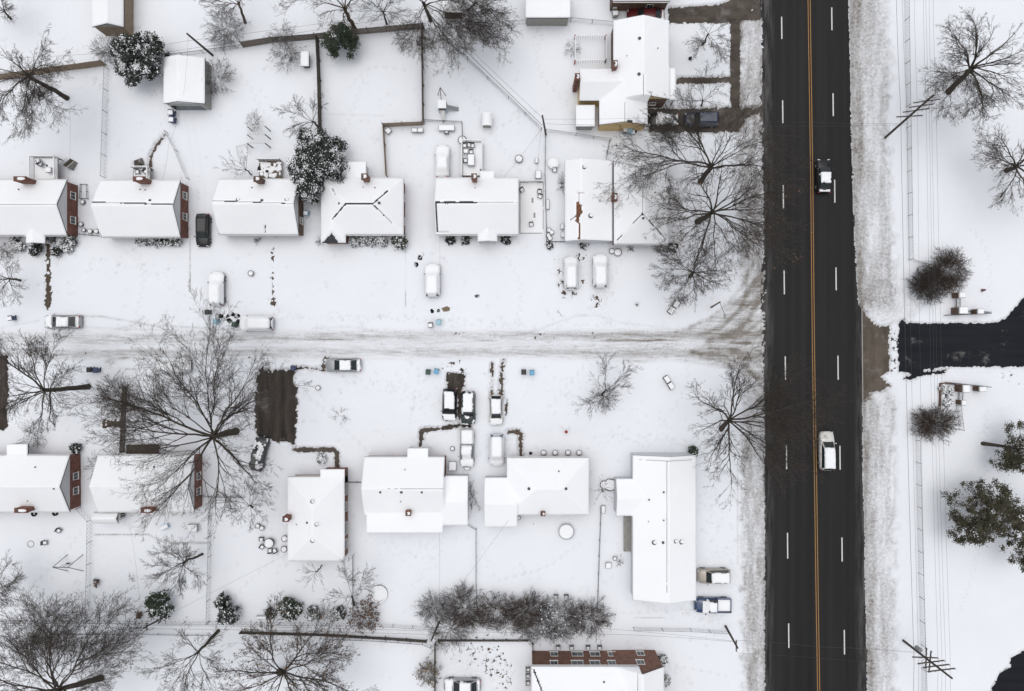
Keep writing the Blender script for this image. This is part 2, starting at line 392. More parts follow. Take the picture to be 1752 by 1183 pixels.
for bx, by, lx, ly, am in [(1085, 583, 50, 1.6, 1.3), (1120, 597, 14, 1.3, .6), (1268, 588, 16, 2.4, 1.3), (1265, 604, 15, 1.8, 1.1), (1272, 614, 10, 2.5, 1.2), (1278, 627, 6, 4, 1.0), (1262, 520, 18, 8, .3), (560, 581, 60, 1.2, .5), (830, 583, 22, 1.2, .5), (250, 600, 30, 1.5, .4), (210, 613, 12, 2, .7), (190, 620, 8, 8, .4), (230, 632, 14, 1.5, .6), (1090, 618, 30, 3, .35)]:
    dirt += am*np.exp(-((PX-bx+12*n_edge)/lx)**2-((PY-by+3*n_edge)/ly)**2)*(0.45+0.9*fbm(X*0.4, Y*2, 1.4, 3, 71))
# thin wheel arcs and drive lines
def arc(pts, wd, am, dep=0.03):
    global dirt, Hh
    q = [g2(p) for p in pts]; d = dline(X, Y, q)
    e = np.exp(-(d/wd)**2); dirt = dirt+am*e*(0.4+1.2*fbm(X, Y, 1.3, 3, 73)); Hh = Hh-dep*e
arc([(132, 540), (150, 542), (175, 542), (215, 549), (260, 557), (320, 560), (420, 565)], 0.14, .30)
arc([(0, 562), (70, 548)], .12, .14); arc([(140, 560), (220, 564), (300, 566), (420, 572)], .14, .16)
arc([(205, 562), (230, 556), (247, 543)], .2, .22); arc([(215, 566), (240, 558), (255, 548)], .2, .1)
arc([(860, 576), (905, 570), (940, 557), (985, 541), (1003, 540)], .15, .14)
arc([(985, 541), (1020, 540), (1060, 552), (1150, 563)], .15, .10)
arc([(1180, 560), (1215, 545), (1245, 520), (1270, 490), (1296, 430)], .3, .34)
arc([(1195, 572), (1235, 560), (1265, 530), (1290, 480)], .3, .34); arc([(1210, 585), (1255, 575), (1285, 540), (1298, 510)], .35, .40)
arc([(1185, 603), (1235, 608), (1275, 628), (1298, 655)], .35, .38); arc([(1200, 612), (1240, 620), (1270, 640), (1290, 668)], .3, .30); arc([(1215, 596), (1260, 600), (1300, 618)], .35, .4)
arc([(535, 562), (600, 560), (640, 566)], .15, .08)
for x0 in (194, 206): arc([(x0, 612), (x0-6, 650), (x0-12, 700), (x0-14, 770)], .35, .05, .04)
for x0 in (337, 350): arc([(x0-20, 200), (x0-10, 260), (x0, 330), (x0+2, 380)], .2, .03, .02)
for x0 in (722, 746): arc([(x0, 215), (x0+2, 300), (x0, 430)], .25, .02, .02)
arc([(326, 405), (326, 465), (325, 500)], .07, .75, .05); arc([(694, 402), (695, 470), (694, 525)], .05, .45, .03)
arc([(753, 402), (753, 470)], .05, .3, .03); arc([(163, 915), (255, 915), (275, 926), (288, 929), (360, 929)], .09, .75, .05)
arc([(546, 196), (657, 199)], .1, .12, .05); arc([(1085, 1056), (1138, 1057)], .06, .4)
arc([(1262, 795), (1262, 965)], .06, .35)
for (cx, cy, rx, ry, am) in [(335, 430, 40, 60, .02), (975, 460, 20, 34, .16), (1026, 500, 14, 24, .10), (800, 1140, 55, 35, .09), (1230, 990, 35, 18, .10), (950, 740, 120, 20, .02), (1150, 770, 90, 26, .02), (30, 430, 60, 14, .1), (1005, 455, 25, 30, .05), (700, 1080, 90, 14, .07), (900, 1085, 150, 12, .12), (300, 820, 60, 60, .02), (190, 640, 30, 30, .06), (100, 700, 60, 60, .04), (1010, 412, 40, 6, .25), (620, 404, 45, 5, .2), (1140, 420, 40, 12, .2), (1152, 370, 8, 45, .3), (230, 300, 30, 14, .08)]:
    dirt += am*np.exp(-((PX-cx)/rx)**2-((PY-cy)/ry)**2)*(0.3+1.6*fbm(X, Y, 0.9, 4, 77))
# footprints
rf = random.Random(11)
def foot(px, py, dep=0.05, r=0.14):
    x0, y0 = g2((px, py)); i = int(np.searchsorted(xs, x0)); j = int(np.searchsorted(ys, y0))
    sl_ = (slice(max(0, j-3), j+4), slice(max(0, i-3), i+4))
    e = np.exp(-((X[sl_]-x0)**2+(Y[sl_]-y0)**2)/(r*r)); Hh[sl_] -= 1.5*dep*e; dirt[sl_] += 0.13*e
for (x0, y0, x1, y1, n, jit) in [(480, 540, 900, 552, 130, 6), (620, 640, 760, 700, 60, 22), (760, 560, 1200, 556, 60, 4), (150, 440, 290, 470, 30, 5), (200, 420, 330, 520, 30, 8), (940, 640, 1180, 760, 60, 30), (1030, 745, 1260, 765, 90, 12), (700, 720, 720, 640, 26, 6), (540, 560, 860, 575, 50, 4), (340, 300, 330, 420, 22, 4), (760, 900, 690, 1040, 40, 24), (640, 920, 760, 960, 40, 16), (1205, 820, 1250, 960, 90, 22), (1100, 1035, 1240, 1062, 70, 9), (300, 560, 420, 520, 20, 10), (1010, 560, 1250, 620, 40, 10)]:
    for k in range(n):
        t = rf.random(); foot(x0+(x1-x0)*t+rf.gauss(0, jit*.6), y0+(y1-y0)*t+rf.gauss(0, jit*.6), rf.uniform(.015, .05), rf.uniform(.1, .17))
for k in range(900):
    px_, py_ = rf.uniform(0, 1300), rf.uniform(0, 1183); foot(px_, py_, .02, rf.uniform(.08, .22))
for k in range(150):
    px_, py_ = rf.uniform(0, 1300), rf.uniform(0, 1183)
    for q in range(rf.randint(3, 9)): foot(px_+rf.gauss(0, 5), py_+rf.gauss(0, 5), .03, rf.uniform(.1, .2)); 
for (x0, y0, x1, y1) in [(740, 60, 900, 300), (960, 700, 1010, 560), (1150, 700, 1180, 560), (600, 150, 700, 110), (200, 240, 140, 130), (30, 1040, 140, 900), (400, 1050, 480, 920), (860, 1000, 990, 930), (1100, 1100, 1240, 1170), (1650, 400, 1720, 560), (1640, 1050, 1700, 700), (430, 610, 640, 780), (250, 560, 220, 420), (870, 440, 890, 560), (1040, 560, 1060, 430), (820, 250, 930, 180), (400, 130, 470, 200), (930, 60, 960, 190), (560, 250, 640, 130), (1070, 1040, 1240, 1060)]:
    L_ = math.hypot(x1-x0, y1-y0); n = int(L_/7); wob = rf.uniform(6, 22)
    for k in range(n):
        t = k/n; o_ = math.sin(t*4+x0)*wob; foot(x0+(x1-x0)*t-(y1-y0)/L_*o_+(2 if k % 2 else -2), y0+(y1-y0)*t+(x1-x0)/L_*o_, .06, .16)
# clearings: places where the snow is gone down to what lies beneath (sd < 0 inside)
def carve(sd, rag=0.5, cover=1.0, soft=0.12):
    global Hh, dirt
    s = sd + rag*1.8*n_edge + rag*1.5*n_fine + 0.22*(n_fine2)
    c = 1-sstep(-soft, soft, s)
    if cover > .8: Hh = Hh+.07*np.exp(-((s-.35)/.25)**2)*(s > -.3)*(Hh < .4)
    if cover == 1 or cover > .8: dirt += 0.30*np.exp(-(np.maximum(s, 0)/.22)**2)*(s > -.3)
    if cover < 1: c = c*sstep(1-cover-0.05, 1-cover+0.05, fbm(X, Y, 2.6, 4, 91, .75)*1.25-0.12)
    Hh = Hh*(1-c) - 0.07*c
def cpoly(pts, rag=0.35, cover=1.0): carve(sdpoly(X, Y, [g2(p) for p in pts]), rag, cover)
def cline(pts, w_px, rag=0.25, cover=1.0): carve(dline(X, Y, [g2(p) for p in pts])-w_px/2/S, rag, cover)
# main road and its ragged ploughed edges
edge_n = 0.5*n_edge+0.7*(fbm(X*3, Y*0.22, 1, 4, 97)-0.5)
wf = 0.35+1.6*np.exp(-((PY-120)/95.)**2)+0.6*np.exp(-((PY-520)/90.)**2)
dirt += .45*(np.exp(-((dW-edge_n*wf)/.30)**2)+np.exp(-((dE-edge_n*.35)/.30)**2))*(np.abs(PX-1380) < 120)
c = sstep(-0.05, 0.12, -dW+edge_n*wf)*sstep(-0.05, 0.12, -dE+edge_n*0.35)
Hh = Hh*(1-c)-0.07*c
cl = [((1143, 14), (1185, 12), (1232, 8), (1300, -20), (1304, -20), (1303, 36), (1272, 36), (1240, 40), (1143, 40)),
      ((1249, 36), (1267, 36), (1267, 190), (1249, 190)), ((1157, 133), (1251, 132), (1251, 143), (1157, 144)),
      ((1108, 187), (1305, 184), (1298, 196), (1278, 205), (1262, 226), (1200, 228), (1110, 227))]
cpoly(cl[0], .18, .90); cpoly(cl[1], .08, .97); cpoly(cl[2], .08, .97); cpoly(cl[3], .25, .86)
cline([(82, 418), (82, 530)], 9, .35, .80); cline([(467, 428), (467, 520)], 6, .5, .62)
DRV = ((443, 632), (504, 634), (502, 655), (508, 665), (506, 765), (440, 745), (437, 690))
cpoly(DRV, .5, .965); cline([(505, 770), (570, 770), (577, 775), (577, 802)], 8, .12); cline([(495, 634), (520, 629), (555, 634), (560, 630)], 4, .3, .85)
cpoly(((548, 610), (566, 610), (562, 634), (550, 632)), .5, .75)
cpoly(((764, 640), (796, 640), (798, 665), (764, 668)), .3, .93); cline([(786, 660), (786, 728)], 7, .25); cline([(786, 728), (760, 733), (722, 736), (720, 762)], 7, .25, .95)
cline([(842, 622), (841, 680)], 4.5, .35, .85); cline([(861, 618), (857, 680)], 6, .35, .85); cline([(868, 686), (866, 712)], 5, .3, .8)
cline([(870, 740), (887, 740), (891, 745), (891, 785)], 8, .25, .9); cpoly(((790, 725), (806, 725), (806, 732), (790, 732)), .2)
cpoly(((-60, 605), (14, 610), (14, 735), (-60, 740)), .5, .97); cline([(284, 232), (268, 248), (258, 268), (256, 290)], 7, .25, .9)
cpoly(((176, 718), (214, 718), (214, 735), (176, 733)), .4, .75)
cpoly(((130, 540), (143, 540), (142, 560), (130, 558)), .3, .8)
LOT = ((1537, 553), (1545, 546), (1552, 553), (1700, 553), (1722, 545), (1740, 520), (1760, 500), (1850, 470), (1850, 628), (1617, 628), (1560, 640), (1536, 636))
cpoly(LOT, .16); cpoly(((1551, 644), (1577, 636), (1617, 633), (1612, 641), (1580, 642), (1556, 652), (1545, 649)), .2, .9)
cpoly(((1468, 520), (1480, 535), (1500, 556), (1522, 558), (1521, 635), (1508, 645), (1524, 660), (1505, 672), (1492, 672), (1472, 690)), .3)
cpoly(((1522, 556), (1537, 552), (1537, 632), (1522, 636)), .3, .42)
cpoly(((1698, 1172), (1712, 1150), (1728, 1140), (1730, 1125), (1752, 1112), (1850, 1110), (1850, 1250), (1698, 1250)), .3)
for cx, cy, r, cv in [(975, 500, 14, .5), (962, 487, 9, .55), (994, 440, 9, .5), (962, 440, 8, .45), (992, 482, 8, .5), (960, 465, 8, .45), (1020, 520, 14, .42), (1040, 515, 9, .3), (820, 1112, 34, .36), (855, 1150, 22, .42), (780, 1120, 14, .35), (800, 1108, 16, .4), (845, 1122, 18, .42), (860, 1172, 20, .4), (1245, 1000, 16, .25), (1240, 978, 10, .35), (785, 632, 16, .4), (765, 628, 10, .45), (768, 530, 14, .2), (1000, 405, 14, .3), (960, 540, 5, .5), (1730, 640, 20, .25)]:
    x0, y0 = g2((cx, cy)); carve(np.hypot(X-x0, Y-y0)-r/S, .6, cv)
# loose streaks by the curb
carve(np.where(PX > 1390, 9, dW-0.05-0.5*np.exp(-((PY-205)/40.)**2)-0.35*np.exp(-((PY-530)/90.)**2)), .35, .60)
carve(np.where(PX < 1390, 9, dE-0.10), .30, .5)
far = (np.abs(X) > 71.5) | (np.abs(Y) > 49.5); Hh[far] = 0.08
dirt = np.clip(dirt, 0, 1); dirt[far] = 0
def grid_object(name, keep, lift, mat='snow_ground'):
    ny, nx = X.shape
    idx = np.arange(nx*ny).reshape(ny, nx)
    F = np.stack([idx[:-1, :-1], idx[:-1, 1:], idx[1:, 1:], idx[1:, :-1]], -1)[keep[:-1, :-1]]
    used = np.unique(F); remap = np.full(nx*ny, -1, np.int32); remap[used] = np.arange(len(used))
    V = np.stack([X.ravel(), Y.ravel(), Hh.ravel()+lift], 1)[used]
    me = fast_mesh(name, V, remap[F], M[mat], smooth=True)
    at = me.attributes.new('dirt', 'FLOAT', 'POINT'); at.data.foreach_set('value', dirt.ravel()[used].astype(np.float32))
    return tag(link(name, me), kind='structure')
allm = np.ones(X.shape, bool)
o = grid_object('ground', allm, 0.0); o['label'] = 'snow covered ground of the yards and verges'
o = grid_object('side_street', (PY > sn-2) & (PY < ss+2) & (PX < 1302) & (PX > -40), 0.012, 'snow_street'); o['label'] = 'snow packed residential side street with wheel tracks'
o = grid_object('snowbank_west', (dW > 0.1) & (dW < wbw+.3) & ((PY < sn-2) | (PY > ss+2)) & ~far & (Hh > 0.0), 0.012); o['label'] = 'churned grey snowbank ploughed to the west side of the road'
o = grid_object('snowbank_east', (dE > 0.1) & (dE < ebw+.5) & ~far & (Hh > 0.0), 0.012); o['label'] = 'churned grey snowbank ploughed to the east side of the road'
# sheets under the snow
def sheet(name, pts, z, mat, label=None, world=False):
    q = pts if world else [g2(p) for p in pts]
    b = MB(); b.face([(x, y, z) for x, y in q][::-1] if sum((q[i][0]-q[i-1][0])*(q[i][1]+q[i-1][1]) for i in range(len(q))) > 0 else [(x, y, z) for x, y in q])
    o = b.build(name, mat); tag(o, label, kind='structure'); return o
sheet('turf', [(-700, -700), (700, -700), (700, 700), (-700, 700)], -0.045, M['earth'], 'dead brown turf under the snow', True)
pyl = [-600, -200, 0, 200, 400, 640, 1183, 1800]
rp = [(float(RL(p))-14, p) for p in pyl]+[(float(RR(p))+8, p) for p in [1800, 1183, 1000, 800, 690, 530, 480, 330, 200, 0, -200, -600]]
road = sheet('main_road', rp, 0.0, M['asphalt'], 'wet dark four lane asphalt road')
b = MB()
for off in (-2.1, 1.6):
    pp = [(-600, 1379), (0, 1384.5), (300, 1389), (600, 1392), (850, 1396), (1000, 1398), (1183, 1401), (1800, 1409)]
    b = MB()
    for (ya, xa), (yb, xb) in zip(pp[:-1], pp[1:]):
        p = [g2(q) for q in ((xa+off-.62, ya), (xb+off-.62, yb), (xb+off+.62, yb), (xa+off+.62, ya))]
        b.face([(x, y, 0.004) for x, y in p])
    b.build('centre_line', M['yellow_line'], road)
for x, y0, y1 in [(1337.3, 29, 67), (1339, 172, 211), (1340, 317, 357), (1341.6, 463, 504), (1343.5, 610, 650), (1345.5, 762, 803), (1347.3, 912, 956), (1349.3, 1067, 1109),
                  (1423, 13, 52), (1425.3, 160, 199), (1428, 308, 347), (1430.3, 458, 497), (1433.7, 609, 650), (1437, 763, 804), (1440.5, 920, 961), (1444.5, 1078, 1120)]:
    b = MB(); p = [g2(q) for q in ((x-1, y0), (x-.6, y1), (x+1.4, y1), (x+1, y0))]; b.face([(a, c, 0.004) for a, c in p]); b.build('lane_dash', M['white_line'], road)
b = MB(); p = [g2(q) for q in ((1473.2, 525), (1474.6, 690), (1476, 690), (1474.6, 525))]; b.face([(a, c, 0.024) for a, c in p])
b = MB()
for ya, yb in ((522, 590), (590, 700)):
    xa, xb = 1473.6+(ya-522)*.01, 1473.6+(yb-522)*.01
    p = [g2(q) for q in ((xa, ya), (xb, yb), (xb+1.6, yb), (xa+1.6, ya))]
    b.hexa([(x, y, -.05) for x, y in p], [(x, y, .045) for x, y in p])
tag(b.build('kerb', M['siding_grey']), 'pale concrete kerb edge of the road at the entrance drive', kind='structure')
sheet('driveway', [(1475.5, 515), (1540, 540), (1536, 680), (1475.8, 700)], 0.006, M['concrete'], 'brown wet concrete apron east of the road')
sheet('entrance_road', [(1528, 530), (1860, 460), (1860, 665), (1528, 665)], 0.010, M['asphalt_new'], 'black new asphalt entrance road')
sheet('car_park', [(1680, 1095), (1860, 1095), (1860, 1260), (1680, 1260)], 0.010, M['asphalt_new'], 'black asphalt patch at the lower right corner')
sheet('driveway', [(1135, -30), (1300, -30), (1300, 45), (1135, 45)], 0.006, M['concrete_dark'], 'brown wet driveway by the dark red car')
sheet('pavement', [(1243, 45), (1273, 45), (1273, 183), (1243, 183)], 0.006, M['concrete_dark'], 'cleared pavement strip beside the big road')
sheet('path', [(1150, 128), (1243, 128), (1243, 148), (1150, 148)], 0.006, M['concrete_dark'], 'cleared front path of the yellow house')
sheet('driveway', [(1100, 183), (1305, 183), (1305, 232), (1100, 232)], 0.006, M['concrete_dark'], 'cleared driveway of the yellow house')
sheet('driveway', [(430, 625), (516, 625), (516, 762), (430, 762)], 0.006, M['asphalt_brown'], 'dark cleared driveway by the huge bare tree')
sheet('path', [(500, 762), (590, 762), (590, 810), (500, 810)], 0.006, M['concrete_dark'], 'curved brown path to the long brick house')
sheet('driveway', [(755, 630), (812, 630), (812, 735), (755, 735)], 0.006, M['asphalt_brown'], 'dark cleared patch around the two parked dark cars')
sheet('path', [(708, 735), (812, 735), (812, 772), (708, 772)], 0.006, M['concrete_dark'], 'narrow cleared path to the front door')
sheet('driveway', [(-90, 595), (24, 595), (24, 750), (-90, 750)], 0.006, M['asphalt_brown'], 'dark driveway at the left edge')
# ------------------------------------------------------------------ buildings
def roofz(wg, x, y):
    t = wg['t']; x0, x1, y0, y1 = wg['b']; ze, zr = wg['ze'], wg['zr']
    if t == 'x': ym = y0+(y1-y0)*wg['f']; s = np.where(y > ym, (y-ym)/(y1-ym), (ym-y)/(ym-y0)); z = zr-(zr-ze)*s
    elif t == 'y': xm = x0+(x1-x0)*wg['f']; s = np.where(x > xm, (x-xm)/(x1-xm), (xm-x)/(xm-x0)); z = zr-(zr-ze)*s
    elif t == 'hip':
        h = min(x1-x0, y1-y0)/2; z = ze+(zr-ze)*np.minimum(np.minimum(x-x0, x1-x), np.minimum(y-y0, y1-y))/h
    elif t == 'n': z = ze+(zr-ze)*(y-y0)/(y1-y0)      # shed roof, high on its north side
    elif t == 's': z = ze+(zr-ze)*(y1-y)/(y1-y0)
    else: z = ze+0*x
    e = 1e-4
    return np.where((x >= x0-e) & (x <= x1+e) & (y >= y0-e) & (y <= y1+e), z, -99.0)
def building(name, label, wings, cat='house', roofm='shingle', bare=(), chim=(), vents=(), win=(), snow_t=0.13, group=None, notype=False):
    WG = []
    for q in wings:
        x0, y0, x1, y1, t, ze, zr, wm = q[:8]; ex = q[8] if len(q) > 8 else {}
        a = W(x0, y1, ze); c = W(x1, y0, ze)
        WG.append(dict(b=(a[0], c[0], a[1], c[1]), t=t, ze=ze, zr=zr, wm=wm, f=ex.get('f', .5), g=ex.get('g', 'siding'), posts=ex.get('posts', False), ov=ex.get('ov', .22)))
    bx = WG[0]['b']; org = ((bx[0]+bx[1])/2, (bx[2]+bx[3])/2, 0)
    root = thing(name, label, cat, org, 0, group)
    walls = []
    for i, g in enumerate(WG):
        x0, x1, y0, y1 = g['b']; ze, zr, t, ov = g['ze'], g['zr'], g['t'], g['ov']
        ox = 0.06 if t == 'x' else ov; oy = 0.06 if t == 'y' else ov
        zi = i*0.012
        b = MB()
        if g['posts']:
            for px_, py_ in ((x0+.15, y0+.15), (x1-.15, y0+.15), (x0+.15, y1-.15), (x1-.15, y1-.15)):
                b = MB(); b.box(px_-.06, py_-.06, -.05, px_+.06, py_+.06, ze-.12-zi); b.build('porch_post', M['trim'], root, org)
        else:
            b.box(x0+ox, y0+oy, -.1, x1-ox, y1-oy, ze-.05-zi); wo = b.build('wall', M[g['wm']], root, org); walls.append((g, wo, ox, oy))
            gx = b = None
            if t == 'x':
                ym = y0+(y1-y0)*g['f']; yA, yB = y0+oy, y1-oy
                for xx in (x0+ox, x1-ox-.12):
                    b = MB(); zA = ze-.05-zi; lo = [(xx, yA, zA), (xx+.12, yA, zA), (xx+.12, yB, zA), (xx, yB, zA)]
                    b.face([(xx, yA, zA), (xx, ym, zr-.1), (xx, yB, zA)]); b.face([(xx+.12, yA, zA), (xx+.12, yB, zA), (xx+.12, ym, zr-.1)])
                    b.face([(xx, yA, zA), (xx+.12, yA, zA), (xx+.12, ym, zr-.1), (xx, ym, zr-.1)]); b.face([(xx, yB, zA), (xx, ym, zr-.1), (xx+.12, ym, zr-.1), (xx+.12, yB, zA)])
                    b.build('gable', M[g['g']], root, org)
            if t == 'y':
                xm = x0+(x1-x0)*g['f']; xA, xB = x0+ox, x1-ox
                for yy in (y0+oy, y1-oy-.12):
                    b = MB(); zA = ze-.05-zi
                    b.face([(xA, yy, zA), (xB, yy, zA), (xm, yy, zr-.1)]); b.face([(xA, yy+.12, zA), (xm, yy+.12, zr-.1), (xB, yy+.12, zA)])
                    b.face([(xA, yy, zA), (xm, yy, zr-.1), (xm, yy+.12, zr-.1), (xA, yy+.12, zA)]); b.face([(xB, yy, zA), (xB, yy+.12, zA), (xm, yy+.12, zr-.1), (xm, yy, zr-.1)])
                    b.build('gable', M[g['g']], root, org)
    # roof deck: one slab that follows the upper envelope of all the wings
    gx = sorted(set(sum([[g['b'][0], g['b'][1], (g['b'][0]+(g['b'][1]-g['b'][0])*g['f'])] for g in WG], [])))
    gy = sorted(set(sum([[g['b'][2], g['b'][3], (g['b'][2]+(g['b'][3]-g['b'][2])*g['f'])] for g in WG], [])))
    def fill(v, r):
        out = []
        for a, c in zip(v[:-1], v[1:]):
            if c-a < 0.02: continue
            n = max(1, int(round((c-a)/r))); out += list(np.linspace(a, c, n+1)[:-1])
        return np.array(out+[v[-1]])
    gx = fill(gx, .14); gy = fill(gy, .14); GX, GY = np.meshgrid(gx, gy)
    def env(x, y):
        z = np.full(np.shape(x), -99.0)
        for g in WG: z = np.maximum(z, roofz(g, x, y))
        return z
    cxm = (GX[:-1, :-1]+GX[1:, 1:])/2; cym = (GY[:-1, :-1]+GY[1:, 1:])/2
    keep = env(cxm, cym) > -50
    # vertex height: evaluate a hair inside whichever kept cell is near, so that steps between wings stay steep
    Z = env(GX, GY)
    ny, nx = GX.shape; idx = np.arange(nx*ny).reshape(ny, nx)
    F = np.stack([idx[:-1, :-1], idx[:-1, 1:], idx[1:, 1:], idx[1:, :-1]], -1)[keep]
    # boundary edges -> skirts
    kp = np.pad(keep, 1); sk = []
    for j in range(ny-1):
        for i in range(nx-1):
            if not keep[j, i]: continue
            if not kp[j, i+1]: sk.append((idx[j, i], idx[j, i+1]))
            if not kp[j+2, i+1]: sk.append((idx[j+1, i+1], idx[j+1, i]))
            if not kp[j+1, i]: sk.append((idx[j+1, i], idx[j, i]))
            if not kp[j+1, i+2]: sk.append((idx[j, i+1], idx[j+1, i+1]))
    sk = np.array(sk)
    def shell(zt, th, mat, nm, par, smooth):
        V = np.stack([GX.ravel()-org[0], GY.ravel()-org[1], zt.ravel()], 1)
        V2 = V.copy(); V2[:, 2] -= th; n = len(V)
        Fs = np.stack([sk[:, 0], sk[:, 0]+n, sk[:, 1]+n, sk[:, 1]], 1)
        FF = np.concatenate([F, F[:, ::-1]+n, Fs]); VV = np.concatenate([V, V2])
        used = np.unique(FF); rm = np.full(len(VV), -1, np.int32); rm[used] = np.arange(len(used))
        return link(nm, fast_mesh(nm, VV[used], rm[FF], mat, smooth=smooth), par)
    roof = shell(Z, .13, M[roofm], 'roof', root, False)
    sd = int(abs(org[0]*10)+abs(org[1]))
    T = snow_t+0.085*(fbm(GX, GY, .45, 3, sd)-.5)+.03*(fbm(GX, GY, 2.5, 3, sd+4)-.5)
    # thinner towards the open edges
    de = np.full(GX.shape, 9.0)
    V = np.stack([GX.ravel(), GY.ravel()], 1)
    bset = np.unique(sk); isb = np.zeros(nx*ny, bool); isb[bset] = True; isb = isb.reshape(ny, nx)
    T = np.where(isb, T*0.55, T)
    def onroof(px_, py_):
        z = WG[0]['ze']
        for _ in range(5):
            p = W(px_, py_, z); zz = float(env(np.array([p[0]]), np.array([p[1]]))[0])
            if zz > -50: z = .5*z+.5*zz
        return W(px_, py_, z)
    nb = fbm(GX, GY, 2.2, 4, 5)-.5
    for q in bare:
        if q[0] == 'poly': d = sdpoly(GX, GY, [onroof(*p)[:2] for p in q[1]])+nb*q[2]*2
        else: d = dline(GX, GY, [onroof(*p)[:2] for p in q[1]])-q[2]*.60-.03+nb*(q[3] if len(q) > 3 else .12)
        T = np.where(d < 0, -0.03, T)
    snow = shell(Z+T, .03, M['snow_roof'], 'snow_cover', roof, True)
    rg = random.Random(sd)
    for (px_, py_, wx, wy, hh, mt) in chim:
        x, y, z = onroof(px_, py_); zr = hh
        x, y, _ = W(px_, py_, zr)
        b = MB(); b.box(x-wx/2, y-wy/2, -.1, x+wx/2, y+wy/2, zr); b.box(x-wx/2-.05, y-wy/2-.05, zr-.25, x+wx/2+.05, y+wy/2+.05, zr-.12)
        c_ = b.build('chimney', M[mt], root, org)
        b = MB(); b.blob(x+wx*.1, y, zr, wx*.38, wy*.36, .12, rg, .05); b.build('snow_cap', M['snow'], c_, org, smooth=True)
        b = MB(); b.cyl(x-wx*.22, y, zr, zr+.22, .13, .11, 10); b.build('flue', M['darkmetal'], c_, org)
    for q in vents:
        px_, py_, s = q[:3]; x, y, z = onroof(px_, py_)
        b = MB(); b.cyl(x, y, z-.05, z+.22, s*.38, s*.38, 10); b.cyl(x, y, z+.22, z+.30, s*.52, s*.4, 10)
        v_ = b.build('roof_vent', M['darkmetal'], root, org)
        if s > .45: b = MB(); b.blob(x+s*.15, y+s*.1, z+.29, s*.42, s*.38, .08, rg, .08); b.build('snow_cap', M['snow'], v_, org, smooth=True)
    for q in win:      # (wing, side, photo coordinate along the wall, height, width, h)
        g, wo, ox, oy = walls[q[0]]; side, c_, zc, ww, hh = q[1:6]; x0, x1, y0, y1 = g['b']
        x0 += ox; x1 -= ox; y0 += oy; y1 -= oy
        def slab(nm, u0, u1, za, zb, d0, d1, mt, par):
            b = MB()
            if side == 'E': b.box(x1+d0, u0, za, x1+d1, u1, zb)
            elif side == 'W': b.box(x0-d1, u0, za, x0-d0, u1, zb)
            elif side == 'N': b.box(u0, y1+d0, za, u1, y1+d1, zb)
            else: b.box(u0, y0-d1, za, u1, y0-d0, zb)
            return b.build(nm, M[mt], par, org)
        cc = W(876, c_, zc)[1] if side in 'EW' else W(c_, 591, zc)[0]
        nm = q[6] if len(q) > 6 else 'window'
        fr = slab(nm, cc-ww/2, cc+ww/2, zc-hh/2, zc+hh/2, -.02, .05, 'trim', root)
        slab('pane', cc-ww/2+.07, cc-.02, zc-hh/2+.07, zc+hh/2-.09, .02, .062, 'glass', fr)
        slab('pane', cc+.02, cc+ww/2-.07, zc-hh/2+.07, zc+hh/2-.09, .02, .062, 'glass', fr)
        if nm == 'window': slab('sill', cc-ww/2-.06, cc+ww/2+.06, zc-hh/2-.07, zc-hh/2-.005, -.02, .14, 'trim', fr)
    # gutters along the eaves that run east-west
    g = WG[0]
    if g['t'] in ('x', 'hip'):
        for yy in (g['b'][2]-.07, g['b'][3]+.07):
            b = MB(); b.tube((g['b'][0]+.05, yy, g['ze']-.1), (g['b'][1]-.05, yy, g['ze']-.1), .055); b.build('gutter', M['trim'], root, org)
    return root, onroof
GH = 'brick bungalows along the side street'
building('brick_house', 'brick bungalow at the left edge above the street, deck behind and snowy shrubs in front',
    [(-60, 308, 115, 403, 'x', 2.5, 4.6, 'brick'), (45, 380, 78, 417, 'y', 2.3, 3.0, 'trim', {'posts': True})], group=GH,
    chim=[(33, 306, 1.5, .55, 4.9, 'brick')], vents=[(34, 325, .2)], bare=[('l', [(0, 350.5), (98, 350.5)], .04, .03)],
    win=[(0, 'E', 335, 1.3, .95, 1.0), (0, 'E', 377, 1.3, .95, 1.0)])
building('brick_house', 'brick bungalow with a long speckled hedge in front, beside the black car',
    [(172, 309, 309, 406, 'x', 2.5, 4.6, 'brick')], group=GH, chim=[(236, 306, 1.3, .55, 4.9, 'brick')], vents=[(241, 325, .18), (250, 326, .18), (258, 344, .38)],
    bare=[('l', [(163, 350.5), (298, 350.5)], .16, .16), ('l', [(162, 352), (174, 405)], .10, .10)], win=[(0, 'E', 335, 1.3, .95, 1.0), (0, 'E', 371, 1.3, .95, 1.0)])
building('brick_house', 'brick bungalow right of the black car with a railed deck and pergola behind it',
    [(374, 307, 511, 402, 'x', 2.5, 4.6, 'brick_brown')], group=GH, chim=[(439, 306, .8, .6, 4.8, 'brick_brown')], vents=[(432, 322, .18), (408, 342, .5), (449, 344, .4), (491, 343, .5)],
    bare=[('l', [(364, 348), (501, 349)], .12, .12), ('l', [(364, 350), (375, 401)], .10, .08), ('l', [(454, 385), (454, 398)], .12, .05)], win=[(0, 'E', 335, 1.3, .9, 1.0), (0, 'E', 378, 1.3, .9, 1.0)])
